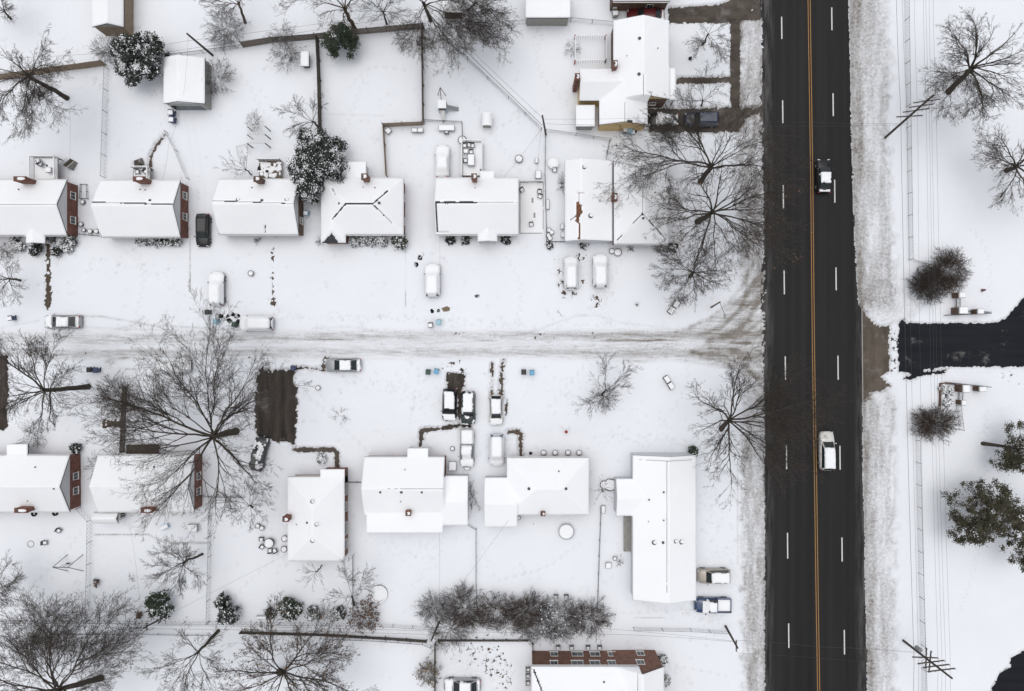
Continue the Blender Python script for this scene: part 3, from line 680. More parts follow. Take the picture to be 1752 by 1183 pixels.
building('brick_house', 'hip roofed brick house with dark bare ridges and four round snowy bushes in front',
    [(549, 305, 691, 402, 'hip', 2.6, 4.8, 'brick'), (549, 345, 592, 416, 'hip', 2.6, 3.6, 'brick'), (584, 277, 627, 330, 'flat', 2.4, 2.4, 'siding')], group=GH,
    chim=[(623, 302, .7, .7, 4.9, 'brick_orange')], vents=[(642, 322, .18), (622, 321, .14), (649, 348, .38), (581, 349, .3)],
    bare=[('l', [(592, 349), (638, 349)], .16, .1), ('l', [(592, 349), (569, 375)], .15, .1), ('l', [(638, 349), (663, 327)], .15, .14), ('l', [(638, 350), (670, 381)], .16, .14), ('l', [(568, 322), (574, 333)], .1, .12), ('poly', [(549, 417), (568, 398), (581, 417)], .06)],
    win=[(0, 'E', 338, 1.4, .9, 1.0), (0, 'E', 378, 1.4, .9, 1.0), (0, 'S', 618, 1.5, 1.4, 1.1), (0, 'S', 645, 1.5, 1.0, 1.1)])
building('brick_house', 'brick bungalow left of the fenced side patio, slatted white deck behind it',
    [(746, 305, 887, 402, 'x', 2.5, 4.6, 'brick'), (817, 382, 851, 414, 'y', 2.3, 3.0, 'trim', {'posts': True}), (821, 293, 846, 330, 'flat', 2.5, 2.5, 'siding')], group=GH,
    chim=[(811, 302, .6, .7, 4.9, 'brick_orange')], vents=[(813, 322, .14)],
    bare=[('l', [(746, 347), (816, 347)], .24, .22), ('l', [(816, 346.5), (885, 346)], .05, .10), ('l', [(746, 349), (749, 398), (768, 398)], .12, .06)], win=[(0, 'S', 775, 1.4, 1.6, 1.0), (0, 'S', 867, 1.4, 1.4, 1.0)])
building('house', 'low house with a rusty bare patch along its snowy ridge, behind two buried cars',
    [(966, 275, 1048, 413, 'y', 2.5, 3.7, 'siding', {'f': .33})], roofm='shingle_rust', group=GH, vents=[(999, 287, .5), (1010, 370, .6), (1026, 345, .12)],
    bare=[('poly', [(988, 345), (997, 350), (996, 362), (990, 385), (989, 410), (990, 385), (985, 380), (984, 352)], .22), ('l', [(991, 330), (991, 413)], .07, .08), ('l', [(988, 330), (1000, 331)], .12, .1), ('l', [(976, 377), (986, 370)], .16, .2)])
building('brick_house', 'hip roofed brick house under the bare trees by the street corner',
    [(1050, 270, 1143, 418, 'hip', 2.7, 4.9, 'brick_orange')], group=GH, chim=[(1052, 337, .6, .9, 3.9, 'brick_orange')], vents=[(1100, 374, .35)],
    bare=[('l', [(1099, 366), (1056, 411)], .08, .06), ('l', [(1099, 366), (1140, 411)], .16, .08), ('l', [(1100, 366), (1100, 320)], .06, .05)], win=[(0, 'S', 1080, 1.5, 1.4, 1.0), (0, 'S', 1110, 1.5, 1.4, 1.0)])
building('house', 'yellow sided house with many wings at the top right, two cars in its driveway',
    [(1049, 36, 1145, 170, 'y', 3.6, 5.2, 'brick_brown', {'g': 'yellow_siding'}), (991, 118, 1100, 173, 'x', 2.9, 4.2, 'yellow_siding', {'g': 'brick'}), (1025, 160, 1108, 214, 'y', 2.9, 4.2, 'yellow_siding', {'g': 'yellow_siding'}), (1136, 117, 1156, 172, 'flat', 3.0, 3.0, 'siding', {'posts': True})],
    chim=[(1053, 109, .5, .9, 5.0, 'brick_orange'), (988, 131, .5, .8, 4.6, 'brick')], vents=[(1094, 67, .42), (1093, 128, .42), (1125, 84, .16), (1072, 97, .12)],
    bare=[('l', [(1100, 128), (1100, 164)], .07, .04), ('l', [(1069, 175), (1069, 208)], .08, .05), ('l', [(1074, 208), (1080, 208)], .3, .1)], win=[(0, 'S', 1116, 1.8, .9, .8)])
building('shed', 'snow topped lean-to shed beside the yellow house', [(985, 180, 1018, 217, 'flat', 2.3, 2.3, 'siding_grey')], cat='shed')
building('brick_house', 'brick house cut off by the top edge above the dark red car', [(1048, -60, 1146, 3, 'x', 3.2, 4.8, 'brick_brown')], win=[(0, 'S', 1112, 1.6, .9, .9)])
building('shed', 'wide flat garage by the wire fence at the top edge', [(899, -20, 976, 31, 'flat', 2.9, 2.9, 'siding_grey')], cat='garage')
building('garage', 'grey garage at the top left edge with its gable end showing', [(158, -60, 212, 47, 'y', 2.9, 4.0, 'wood_tan', {'g': 'siding_grey', 'f': .62})], cat='garage')
building('garage', 'white roofed garage beside the snowy evergreen with a dark open door', [(280, 99, 351, 178, 'y', 2.6, 3.5, 'siding_grey', {'g': 'siding', 'f': .42})], cat='garage', win=[(0, 'S', 323, 1.05, 4.2, 2.0, 'garage_door')])
building('shed', 'small snowy shed among bare branches at the top edge', [(756, -30, 791, 22, 'flat', 2.3, 2.3, 'wood_dark')], cat='shed')
building('brick_house', 'brick bungalow at the left edge below the street',
    [(-70, 779, 120, 876, 'x', 2.5, 4.6, 'brick'), (12, 760, 48, 790, 'flat', 2.4, 2.4, 'trim', {'posts': True})], group=GH, chim=[(35, 874, 1.6, .55, 4.4, 'brick')], vents=[(62, 799, .2), (94, 836, .25), (49, 857, .15)],
    win=[(0, 'E', 815, 1.3, .95, 1.0), (0, 'E', 840, 1.3, .95, 1.0)])
building('brick_house', 'brick bungalow under the huge spreading bare tree',
    [(168, 779, 333, 876, 'x', 2.5, 4.4, 'brick')], group=GH, chim=[(250, 874, 1.4, .55, 4.2, 'brick')], vents=[(265, 799, .25)], win=[(0, 'E', 815, 1.3, .95, 1.0), (0, 'E', 841, 1.3, .95, 1.0)])
building('shed', 'small white shed with a dark door behind the tree covered house', [(160, 877, 203, 895, 'x', 2.0, 2.6, 'siding', {'g': 'siding_grey'})], cat='shed', win=[(0, 'E', 881, 1.0, .8, 1.3, 'door')])
building('brick_house', 'long brick house set end-on to the street, at the end of the curved brown path',
    [(492, 816, 590, 960, 'hip', 2.8, 4.4, 'brick_orange'), (548, 803, 590, 850, 'flat', 2.8, 2.8, 'brick_orange')], group=GH, chim=[(488, 889, .7, .6, 4.6, 'brick')],
    vents=[(535, 858, .5), (508, 897, .14), (526, 894, .3), (542, 897, .5), (535, 925, .5)], win=[(0, 'E', 838, 1.6, 1.5, 1.1), (0, 'E', 868, 1.6, 1.2, 1.1), (0, 'E', 905, 1.6, 1.6, 1.2), (0, 'E', 932, 1.6, 1.2, 1.2)])
building('house', 'broad white roofed house with a side wing, next to the snow filled pickup',
    [(623, 782, 761, 882, 'x', 2.8, 4.6, 'brick_orange'), (697, 767, 733, 800, 'flat', 2.8, 2.8, 'trim', {'posts': True}), (755, 814, 801, 899, 'x', 2.7, 3.5, 'siding'), (627, 877, 758, 912, 'flat', 3.0, 3.0, 'siding')],
    group=GH, chim=[(698, 879, .6, .6, 4.2, 'brick_orange')], vents=[(693, 803, .14), (651, 842, .3), (687, 842, .36), (722, 842, .3), (686, 858, .14)], bare=[('l', [(620, 833), (761, 833)], .04, .03)])
building('house', 'hip roofed house with a side wing and a round trampoline behind it',
    [(867, 783, 1008, 881, 'hip', 2.6, 4.4, 'brick'), (829, 817, 885, 902, 'x', 2.5, 3.6, 'siding')], group=GH, chim=[(929, 880, .5, .5, 3.6, 'brick')], vents=[(956, 806, .2), (905, 836, .4), (968, 836, .4), (913, 896, .1)])
building('house', 'longest white roofed house beside the big road, blue pickup at its corner',
    [(1082, 779, 1191, 1027, 'y', 2.9, 4.3, 'siding', {'f': .54}), (1054, 819, 1100, 883, 'x', 2.7, 3.4, 'siding')], group=GH,
    vents=[(1135, 842, .25), (1110, 855, .22), (1109, 892, .12), (1135, 890, .2), (1119, 928, .6), (1134, 928, .35), (1155, 926, .5), (1165, 927, .6)],
    bare=[('l', [(1141, 789), (1140, 1026)], .05, .04), ('l', [(1093, 786), (1185, 787)], .05, .06)])
building('apartment_house', 'two storey red brick building at the bottom edge, its windowed front facing the shrubs',
    [(909, 1140, 1093, 1290, 'hip', 5.2, 7.6, 'brick_orange'), (1055, 1141, 1136, 1290, 'y', 5.2, 7.2, 'brick_orange', {'g': 'brick_orange', 'ov': .12})], cat='building', vents=[(1033, 1166, .25)],
    bare=[('l', [(1091, 1154), (1091, 1190)], .12, .06), ('l', [(913, 1146), (930, 1190)], .22, .08)],
    win=[(0, 'N', x, z, w_, 1.2) for z in (1.3, 3.9) for x, w_ in ((948, 1.0), (988, 1.5), (1018, 1.3), (1047, 1.0))]+[(1, 'N', 1096, z, 1.0, 1.2) for z in (1.3, 3.9)])
# ------------------------------------------------------------------ fences
def wood_fence(pts, h, mat, label, board=0.14):
    P = [W(*p) for p in pts]; root = thing('wood_fence', label, 'fence', P[0]); rg = random.Random(len(label))
    for a, c in zip(P[:-1], P[1:]):
        L = math.hypot(c[0]-a[0], c[1]-a[1]); ux, uy = (c[0]-a[0])/L, (c[1]-a[1])/L; an = math.atan2(uy, ux)
        b = MB(); n = int(L/(board+.02))
        for i in range(n):
            t = (i+.5)*L/n; b.rbox(a[0]+ux*t, a[1]+uy*t, 0, board, .025, h+rg.uniform(-.04, .03), an)
        for z in (.35, h-.35): b.rbox((a[0]+c[0])/2-uy*.04, (a[1]+c[1])/2+ux*.04, z, L, .04, z+.09, an)
        b.build('panel', M[mat], root, P[0])
        n = max(1, int(L/2.4))
        for i in range(n+1):
            t = i*L/n; b = MB(); b.rbox(a[0]+ux*t-uy*.09, a[1]+uy*t+ux*.09, -.05, .1, .1, h+.06, an); b.build('post', M[mat], root, P[0])
    return root
def wire_fence(pts, h, label, step=0.32, post=3.0, mat='metal', name='chain_link_fence', r=.015):
    P = [W(*p) for p in pts]; root = thing(name, label, 'fence', P[0])
    net = MB()
    for a, c in zip(P[:-1], P[1:]):
        L = math.hypot(c[0]-a[0], c[1]-a[1]); ux, uy = (c[0]-a[0])/L, (c[1]-a[1])/L
        n = max(2, int(L/step)); dx = h
        for i in range(n+1):
            t = i*L/n
            for sgn in (1, -1):
                t1 = t+sgn*h
                zt = h
                if t1 < 0 or t1 > L: tt = max(0, min(L, t1)); zt = h*abs(tt-t)/h; t1 = tt
                if abs(t1-t) < .02: continue
                net.tube((a[0]+ux*t, a[1]+uy*t, .03), (a[0]+ux*t1, a[1]+uy*t1, zt), r*.62, n=3)
        b = MB(); b.tube((a[0], a[1], h), (c[0], c[1], h), .028, n=5); b.build('rail', M[mat], root, P[0])
        n = max(1, int(round(L/post)))
        for i in range(n+1):
            t = i*L/n; b = MB(); b.cyl(a[0]+ux*t, a[1]+uy*t, -.05, h+.08, .035, n=6); b.build('post', M['darkmetal'], root, P[0])
    net.build('mesh', M['darkmetal' if step > .4 else mat], root, P[0])
    return root
wood_fence([(0, 138), (100, 124), (183, 113)], 1.8, 'wood_tan', 'pale board fence at the left between the bare tree and the snowy evergreen')
wood_fence([(418, 82), (470, 74), (543, 68), (600, 61), (726, 50)], 1.8, 'wood', 'brown board fence running along the back yards at the top')
wood_fence([(546, 72), (549, 140), (551, 230)], 1.9, 'wood_dark', 'dark board fence down to the round speckled evergreen')
wood_fence([(723, 52), (725, 213)], 1.7, 'wood', 'board fence on the right side of the empty square yard')
wood_fence([(657, 218), (724, 215)], 1.7, 'wood_tan', 'short tan board fence with storage chests below it')
wood_fence([(657, 218), (659, 250), (662, 303)], 1.2, 'wood_tan', 'low thin fence from the chests down to the hip roofed house')
wood_fence([(414, 1080), (560, 1084), (660, 1090), (731, 1095)], 1.0, 'wood_dark', 'dark board fence along the lane at the bottom')
wood_fence([(218, 662), (214, 772)], 1.4, 'wood', 'narrow board fence left of the huge tree')
wood_fence([(338, 778), (338, 800)], 2.0, 'wood', 'short fence stub against the tree covered house')
wood_fence([(745, 1098), (745, 1200)], 1.5, 'wood', 'board fence left of the snow bound sedan at the bottom')
wood_fence([(750, 1094), (905, 1094), (911, 1100), (911, 1120)], .8, 'wood_dark', 'low dark fence behind the snow bound sedan at the bottom')
wire_fence([(187, 120), (181, 305)], 1.3, 'chain link fence between the two yards at upper left', .5)
wire_fence([(1545, -60), (1546.5, 0), (1550, 220), (1553.5, 445)], 1.25, 'long chain link fence east of the road, upper stretch', .42, 2.85)
wire_fence([(1565.5, 753), (1571, 980), (1577, 1183), (1580, 1260)], 1.25, 'long chain link fence east of the road, lower stretch', .42, 2.95)
wire_fence([(1553.5, 445), (1585, 455)], 1.1, 'short chain link return beside the big round shrub', .3)
wire_fence([(139, 868), (158, 889), (156, 1000), (154, 1060)], 1.2, 'chain link fence right of the swing frame yard', .5)
wire_fence([(363, 848), (362, 950), (359, 1062)], 1.2, 'chain link fence right of the small garden tree', .5)
wire_fence([(0, 1061), (154, 1061), (360, 1063), (640, 1066), (740, 1072)], 1.2, 'chain link fence along the foot of the lower gardens', .6)
wire_fence([(196, 113), (280, 101), (418, 83)], 1.1, 'thin wire fence behind the snowy evergreen and the white roofed garage', .3, 2.5, 'darkmetal')
wire_fence([(95, 1083), (240, 1083), (372, 1085)], .6, 'low dark edging fence left of the dark board fence', .5, 2.5, 'darkmetal')
wire_fence([(735, 50), (800, 105), (870, 170), (926, 224)], 1.3, 'chain link fence slanting down to the wooden pole', .35)
wire_fence([(934, 226), (985, 233), (1044, 242)], 1.2, 'chain link fence between the wooden pole and the yellow house', .35)
wire_fence([(606, 948), (606, 1052)], 1.0, 'wire fence below the long end-on brick house', .4, 2, 'darkmetal')
wire_fence([(801, 896), (815, 904), (815, 1000), (817, 1045)], 1.0, 'wire fence between the yards of the two lower houses', .4, 2, 'darkmetal')
wire_fence([(1027, 868), (1024, 950), (1021, 1040)], 1.1, 'wire fence left of the longest house', .4, 2.5, 'darkmetal')
wire_fence([(860, 44), (900, 42), (976, 38), (1049, 45)], 1.3, 'chain link fence behind the yellow house at the top', .35)
wire_fence([(1083, 1073), (1180, 1075), (1244, 1079)], 1.2, 'chain link fence from the shrubs to the leaning street pole', .45)
wire_fence([(933, 235), (932, 300), (935, 415)], 1.1, 'wire fence right of the side patio', .3, 2, 'darkmetal')
wire_fence([(934, 415), (968, 415)], .9, 'short wire fence between patio and rusty ridged house', .25, 1.5, 'darkmetal')
wire_fence([(727, 209), (791, 212), (792, 240)], 1.0, 'low wire fence above the snow covered car in the back yard', .3, 2, 'darkmetal')
wire_fence([(288, 228), (305, 260), (325, 308)], 1.2, 'wire fence slanting down from the garage path', .5)
wire_fence([(560, 1089), (640, 1092), (724, 1098), (738, 1104)], 1.0, 'low railed fence below the dark board fence', .5, 1.75, 'darkmetal')
wire_fence([(597, 824), (625, 824)], .9, 'short wire fence between the two lower left houses', .3, 1.2, 'darkmetal')
wire_fence([(1042, 243), (1036, 275)], .9, 'thin bent wire fence behind the corner houses', .3, 1.2, 'darkmetal')
wire_fence([(132, 401), (172, 405)], .8, 'low wire fence joining the two upper left bungalows', .25, 1, 'darkmetal')
wire_fence([(348, 848), (420, 850)], .9, 'thin fence right of the tree covered house', .4, 1.8, 'darkmetal')
# side patio enclosure
def planks(name, label, cat, x0, y0, x1, y1, z, mat, slats=True, rails='', railh=.95, railmat='trim', sn=True):
    a = W(x0, y1, z); c = W(x1, y0, z); root = thing(name, label, cat, (a[0], a[1], 0)); og = (a[0], a[1], 0)
    b = MB(); n = max(2, int((c[0]-a[0])/.16))
    for i in range(n):
        u0 = a[0]+(c[0]-a[0])*i/n; u1 = a[0]+(c[0]-a[0])*(i+1)/n-.012; b.box(u0, a[1], z-.05, u1, c[1], z)
    b.build('floor', M[mat], root, og)
    for x in (a[0]+.1, c[0]-.1):
        for y in (a[1]+.1, c[1]-.1): b = MB(); b.box(x-.06, y-.06, -.05, x+.06, y+.06, z-.05); b.build('post', M[mat], root, og)
    if sn:
        b = MB(); rg = random.Random(n); nx, ny = (12, 10) if sn is True else (0, 0)
        if sn is not True:
            for i in range(60): b.blob(rg.uniform(a[0]+.2, c[0]-.2), rg.uniform(a[1]+.2, c[1]-.2), z, rg.uniform(.1, .38), rg.uniform(.1, .3), .06, rg, .3, 8, 3)
        for i in range(nx):
            for j in range(ny):
                u0 = a[0]+.1+(c[0]-a[0]-.2)*i/nx; u1 = a[0]+.1+(c[0]-a[0]-.2)*(i+1)/nx; v0 = a[1]+.1+(c[1]-a[1]-.2)*j/ny; v1 = a[1]+.1+(c[1]-a[1]-.2)*(j+1)/ny
                if rg.random() < (.97 if sn is True else sn): b.box(u0, v0, z+.003, u1, v1, z+.05+rg.uniform(0, .004))
        b.build('snow_cover', M['snow'], root, og)
    for s in rails:
        p, q = {'N': ((a[0], c[1]), (c[0], c[1])), 'S': ((a[0], a[1]), (c[0], a[1])), 'W': ((a[0], a[1]), (a[0], c[1])), 'E': ((c[0], a[1]), (c[0], c[1]))}[s]
        L = math.hypot(q[0]-p[0], q[1]-p[1]); b = MB(); ux, uy = (q[0]-p[0])/L, (q[1]-p[1])/L
        b.rbox((p[0]+q[0])/2, (p[1]+q[1])/2, z+railh, L+.1, .12, z+railh+.05, math.atan2(uy, ux))
        for i in range(int(L/.16)+1):
            t = min(L, i*.16); b.rbox(p[0]+ux*t, p[1]+uy*t, z, .05, .05, z+railh, math.atan2(uy, ux))
        b.build('railing', M[railmat], root, og)
        b = MB(); b.rbox((p[0]+q[0])/2, (p[1]+q[1])/2, z+railh+.051, L, .1, z+railh+.10, math.atan2(uy, ux)); b.build('rail_snow', M['snow'], root, og)
    return root
def steps(label, px, py, an, n=4, w_=1.1, mat='wood_dark', name='steps'):
    x, y, _ = W(px, py); root = thing(name, label, 'steps', (x, y, 0), an)
    for i in range(n):
        b = MB(); b.box(i*.3, -w_/2, 0, i*.3+.28, w_/2, .75-.17*i); b.build('step', M[mat], root)
    for s in (-1, 1):
        b = MB(); b.tube((0, s*w_/2, 1.6), (n*.3, s*w_/2, .95), .03, n=5)
        for i in range(n*2): b.tube((i*.15, s*w_/2, .1), (i*.15, s*w_/2, 1.6-.65*i/(n*2)), .018, n=4)
        b.build('handrail', M['trim'], root)
    return root
planks('deck', 'square raised deck with white rails behind the leftmost upper bungalow', 'deck', 58, 270, 100, 308, 1.3, 'wood_dark', rails='NWE')
steps('dark steps off the railed deck of the leftmost upper bungalow', 120, 289, R(60))
planks('deck', 'small deck with two chairs behind the hedge fronted bungalow', 'deck', 228, 288, 258, 309, .9, 'wood_dark', rails='NE')
steps('steps at the end of the curved brown garden path', 242, 285, R(110), 3)
planks('deck', 'dark cluttered deck with a black tarp beside the big speckled evergreen', 'deck', 443, 275, 482, 305, .9, 'wood', rails='N', railmat='wood_dark', sn=.72)
planks('deck', 'slatted white deck set with a table and chairs', 'deck', 791, 243, 825, 302, .8, 'wood', rails='WNE', railh=.8)
planks('patio', 'enclosed grey side patio beside the bungalow with the slatted deck', 'patio', 889, 312, 930, 400, .12, 'siding_grey', rails='N', railh=1.0, railmat='wood_dark')
planks('ramp', 'dark wooden ramp floor left of the huge tree', 'ramp', 216, 761, 271, 777, .5, 'wood_dark', sn=False)
planks('porch', 'grey side porch floor tucked beside the longest house', 'porch', 1067, 884, 1081, 944, .5, 'siding_grey', sn=False)
wire_fence([(141, 317), (151, 317), (152, 341), (140, 341), (141, 317)], .5, 'small low wire pen on the snow between the two upper left bungalows', .3, 1.2, 'darkmetal', name='wire_pen')
# ------------------------------------------------------------------ vehicles
def lerp(a, b, t): return a+(b-a)*t
CARDEF = {  # belt/base/roof stations as fractions of the length (front = +.5)
 'sedan': dict(W=1.82, zr=1.44, b0=-.40, b1=.24, r0=-.23, r1=.06, hood=.93, nose=.68, tail=.98),
 'suv': dict(W=1.90, zr=1.72, b0=-.485, b1=.25, r0=-.42, r1=.10, hood=1.08, nose=.85, tail=1.05),
 'hatch': dict(W=1.80, zr=1.52, b0=-.47, b1=.26, r0=-.36, r1=.09, hood=.98, nose=.75, tail=1.0),
 'van': dict(W=1.92, zr=1.76, b0=-.49, b1=.32, r0=-.45, r1=.17, hood=1.02, nose=.78, tail=1.05),
 'pickup': dict(W=1.92, zr=1.72, b0=-.10, b1=.27, r0=-.06, r1=.12, hood=1.10, nose=.92, tail=1.05)}
def car_top(D, L, x, y):
    s = x/L; hw = D['W']/2*(1-0.16*abs(2*s)**7); ay = abs(y)
    zb = np.interp(s, [-.5, -.46, D['b0'], D['b1'], .46, .5], [D['tail']-.22, D['tail']-.03, D['tail'], D['hood'], D['nose'], D['nose']-.15])
    z = zb
    if D['b0'] < s < D['b1']:
        zt = np.interp(s, [D['b0'], D['r0'], D['r1'], D['b1']], [zb, D['zr'], D['zr'], zb])
        k = np.clip((hw*0.94-ay)/(hw*0.22), 0, 1); z = zb+(zt-zb)*k
    return float(z), hw
def car(kind, label, px, py, Lpx, ang, paint, snow=(), seed=0, cat='car', lights=True, ratio=1.0):
    D = dict(CARDEF[kind]); D['W'] *= ratio; L = Lpx/S*.985; rg = random.Random(seed+int(px))
    x, y, _ = W(px, py, .8)
    nm = {'sedan': 'parked_car', 'suv': 'parked_suv', 'hatch': 'parked_car', 'van': 'parked_minivan', 'pickup': 'pickup_truck'}[kind]
    root = thing(nm, label, cat, (x, y, 0.02), R(ang))
    st = [-.5, -.49, -.47, -.43, -.36, -.25, -.12, 0, .12, .25, .36, .43, .47, .49, .5]
    V = []; F = []
    def secp(s):
        z, hw = car_top(dict(D, b0=9, b1=9.1) if False else D, L, s*L, 99)
        zb = np.interp(s, [-.5, -.46, D['b0'], D['b1'], .46, .5], [D['tail']-.22, D['tail']-.03, D['tail'], D['hood'], D['nose'], D['nose']-.15])
        if kind == 'pickup' and s < D['b0']: zb = .62
        e = 1-0.30*max(0, (abs(s)-.46)/.04)**2; hw = hw*e
        pts = [(.85*hw, .22), (hw, .38), (hw*1.0, .62), (.955*hw, zb-.08), (.86*hw, zb), (.4*hw, zb+.035), (0, zb+.045)]
        return pts+[(-a, c) for a, c in pts[-2::-1]]
    for s in st:
        for a, c in secp(s): V.append((s*L, a, c))
    n = 13
    for i in range(len(st)-1):
        for k in range(n-1): F.append((i*n+k, i*n+k+1, (i+1)*n+k+1, (i+1)*n+k))
        F.append((i*n+n-1, i*n, (i+1)*n, (i+1)*n+n-1))
    F.append(tuple(range(n))[::-1]); F.append(tuple((len(st)-1)*n+k for k in range(n)))
    b = MB(); b.v = V; b.f = F
    b.build('body', M[paint], root, smooth=True)
    hw = D['W']/2
    # cabin: a body-coloured frustum with glass panels set a few millimetres proud
    zb0 = D['tail']-.02; zb1 = D['hood']-.02; b0, b1, r0, r1 = (D[k]*L for k in ('b0', 'b1', 'r0', 'r1')); zr = D['zr']
    wb_, wr = hw*.90, hw*.72
    lo = [(b0, -wb_, zb0), (b1, -wb_*.92, zb1), (b1, wb_*.92, zb1), (b0, wb_, zb0)]
    hi = [(r0, -wr, zr-.05), (r1, -wr*.97, zr-.05), (r1, wr*.97, zr-.05), (r0, wr, zr-.05)]
    b = MB(); b.hexa(lo, hi); b.build('cabin', M[paint], root, bevel=.05)
    b = MB(); b.hexa([(r0+.02, -wr+.02, zr-.05), (r1-.02, -wr*.97+.02, zr-.05), (r1-.02, wr*.97-.02, zr-.05), (r0+.02, wr-.02, zr-.05)],
                     [(r0+.2, -wr+.14, zr), (r1-.2, -wr*.97+.14, zr), (r1-.2, wr*.97-.14, zr), (r0+.2, wr-.14, zr)]); b.build('roof_panel', M[paint], root, bevel=.03)
    def pane(nm_, q, e, m0=.10, m1=.08):      # q: bottom-left, bottom-right, top-right, top-left
        q = [np.array(p) for p in q]; nrm = np.cross(q[1]-q[0], q[3]-q[0]); nrm = nrm/np.linalg.norm(nrm)*e
        def at(u, v): return tuple((q[0]*(1-u)+q[1]*u)*(1-v)+(q[3]*(1-u)+q[2]*u)*v+nrm)
        b = MB(); b.face([at(m0, m1), at(1-m0, m1), at(1-m0*.8, 1-m1), at(m0*.8, 1-m1)]); return b.build(nm_, M['carglass'], root)
    pane('windshield', (lo[1], lo[2], hi[2], hi[1]), .03, .06, .05)
    pane('rear_window', (lo[3], lo[0], hi[0], hi[3]), .03, .08, .10)
    pane('side_window', (lo[0], lo[1], hi[1], hi[0]), .03, .07, .10); pane('side_window', (lo[2], lo[3], hi[3], hi[2]), .03, .07, .10)
    for sx in (-.31, .31):
        for sy in (-1, 1):
            b = MB(); b.tube((sx*L, sy*(hw-.20), .32), (sx*L, sy*(hw+.005), .32), .33, n=18); wh = b.build('wheel', M['rubber'], root)
            b = MB(); b.tube((sx*L, sy*(hw-.05), .32), (sx*L, sy*(hw+.015), .32), .19, n=12); b.build('rim', M['metal'], wh)
    for sy in (-1, 1):
        b = MB(); b.rbox(.475*L, sy*hw*.68, D['nose']-.16, .14, .36, D['nose']+.0, sy*-.25, .02); b.build('headlight', M['headlight'], root)
        b = MB(); b.rbox(-.483*L, sy*hw*.74, D['tail']-.30, .10, .28, D['tail']-.08, sy*.25, .01); b.build('taillight', M['taillight'], root)
        b = MB(); b.rbox(b1-.25, sy*(hw+.07), zb1-.02, .14, .2, zb1+.13, 0, .02); b.build('mirror', M[paint], root)
    b = MB(); b.rbox(.49*L, 0, .34, .10, D['W']*.8, .5, 0, .01); b.build('grille', M['black'], root)
    if kind == 'pickup':
        b = MB(); xA, xB = -.485*L, b0-.04
        b.box(xA, -hw*.97, .55, xB, -hw*.86, 1.05); b.box(xA, hw*.86, .55, xB, hw*.97, 1.05); b.box(xA-.02, -hw*.86, .55, xA+.06, hw*.86, 1.03); b.box(xB-.06, -hw*.86, .55, xB, hw*.86, 1.05)
        b.build('bed', M[paint], root)
    # snow lying on it
    if snow:
        r = .075; nx = int(L/r); ny = int(D['W']/r)
        GX, GY = np.meshgrid(np.linspace(-L/2-.02, L/2+.02, nx), np.linspace(-hw-.03, hw+.03, ny)); Z = np.zeros_like(GX); K = np.zeros(GX.shape, bool)
        nn = fbm(GX+px, GY+py, 1.8, 3, 8)-.5; nf = fbm(GX+px, GY+py, 5, 2, 9)-.5
        for j in range(ny):
            for i in range(nx):
                gx, gy = GX[j, i], GY[j, i]; s = gx/L
                z, hwx = car_top(D, L, gx, gy)
                e_ = max(0, (abs(s)-.46)/.04); hwx *= 1-.30*e_*e_
                if kind == 'pickup' and s < D['b0']: z = .80
                edge = hwx-abs(gy); k = False; m = edge
                if 'all' in snow: k = edge > -.01; m = min(edge, (.5-abs(s))*L)
                if 'roof' in snow and D['r0']-.01 < s < D['r1']+.01: mm = min(wr-.02-abs(gy), (s-D['r0'])*L+.03, (D['r1']-s)*L+.05)+nn[j, i]*.25; k = k or mm > 0; m = mm
                if 'hood' in snow and s > D['b1']+.02: mm = min(edge-.08, (s-D['b1']-.02)*L, (.485-s)*L)+nn[j, i]*.35; k = k or mm > 0; m = mm
                if 'trunk' in snow and s < D['b0']-.005: mm = min(edge-.1, (D['b0']-s)*L-.03, (s+.485)*L)+nn[j, i]*.2; k = k or mm > 0; m = mm
                if 'windshield' in snow and D['r1'] <= s <= D['b1']+.03: mm = edge-.25+nn[j, i]*1.2; k = k or mm > 0; m = max(mm, .02)
                if 'rear' in snow and D['b0']-.01 <= s <= D['r0']: mm = edge-.2+nn[j, i]*.8; k = k or mm > 0; m = max(mm, .02)
                if 'bed' in snow and s < D['b0']-.015: mm = min(hw*.85-abs(gy), (s+.475)*L); k = mm > 0; m = mm
                if 'patch' in snow and nn[j, i] > .08 and edge > .1: k = True; m = .05
                K[j, i] = k; Z[j, i] = z+.045+min(max(m, 0), .25)*.30+nn[j, i]*.09+nf[j, i]*.05-(0 if k else .2)
        if 'all' in snow:
            for _ in range(7):
                Zp = np.pad(Z, 1, mode='edge'); Z = np.where(K, (Zp[1:-1, 1:-1]*2+Zp[:-2, 1:-1]+Zp[2:, 1:-1]+Zp[1:-1, :-2]+Zp[1:-1, 2:])/6, Z)
            Z += .05
        idx = np.arange(nx*ny).reshape(ny, nx)
        kc = K[:-1, :-1] | K[1:, :-1] | K[:-1, 1:] | K[1:, 1:]
        # drop cells whose four corners are mostly outside so the outline stays crisp
        kc = (K[:-1, :-1].astype(int)+K[1:, :-1]+K[:-1, 1:]+K[1:, 1:]) >= 2
        Fq = np.stack([idx[:-1, :-1], idx[:-1, 1:], idx[1:, 1:], idx[1:, :-1]], -1)[kc]
        if len(Fq):
            V = np.stack([GX.ravel(), GY.ravel(), Z.ravel()], 1); used = np.unique(Fq); rm = np.full(len(V), -1, np.int32); rm[used] = np.arange(len(used))
            link('snow_cover', fast_mesh('snow_cover', V[used], rm[Fq], M['snow'], smooth=True), root)
    return root
car('sedan', 'black car with a snow covered roof driving up the main road', 1410, 301, 59, 90, 'paint_black', ('roof', 'trunk'))
car('suv', 'white suv driving up the main road below the black entrance', 1415, 772, 67, 91, 'paint_white', ('roof',), cat='suv')
car('hatch', 'glossy black car without snow between two brick bungalows', 347, 394, 57, -91, 'paint_black')
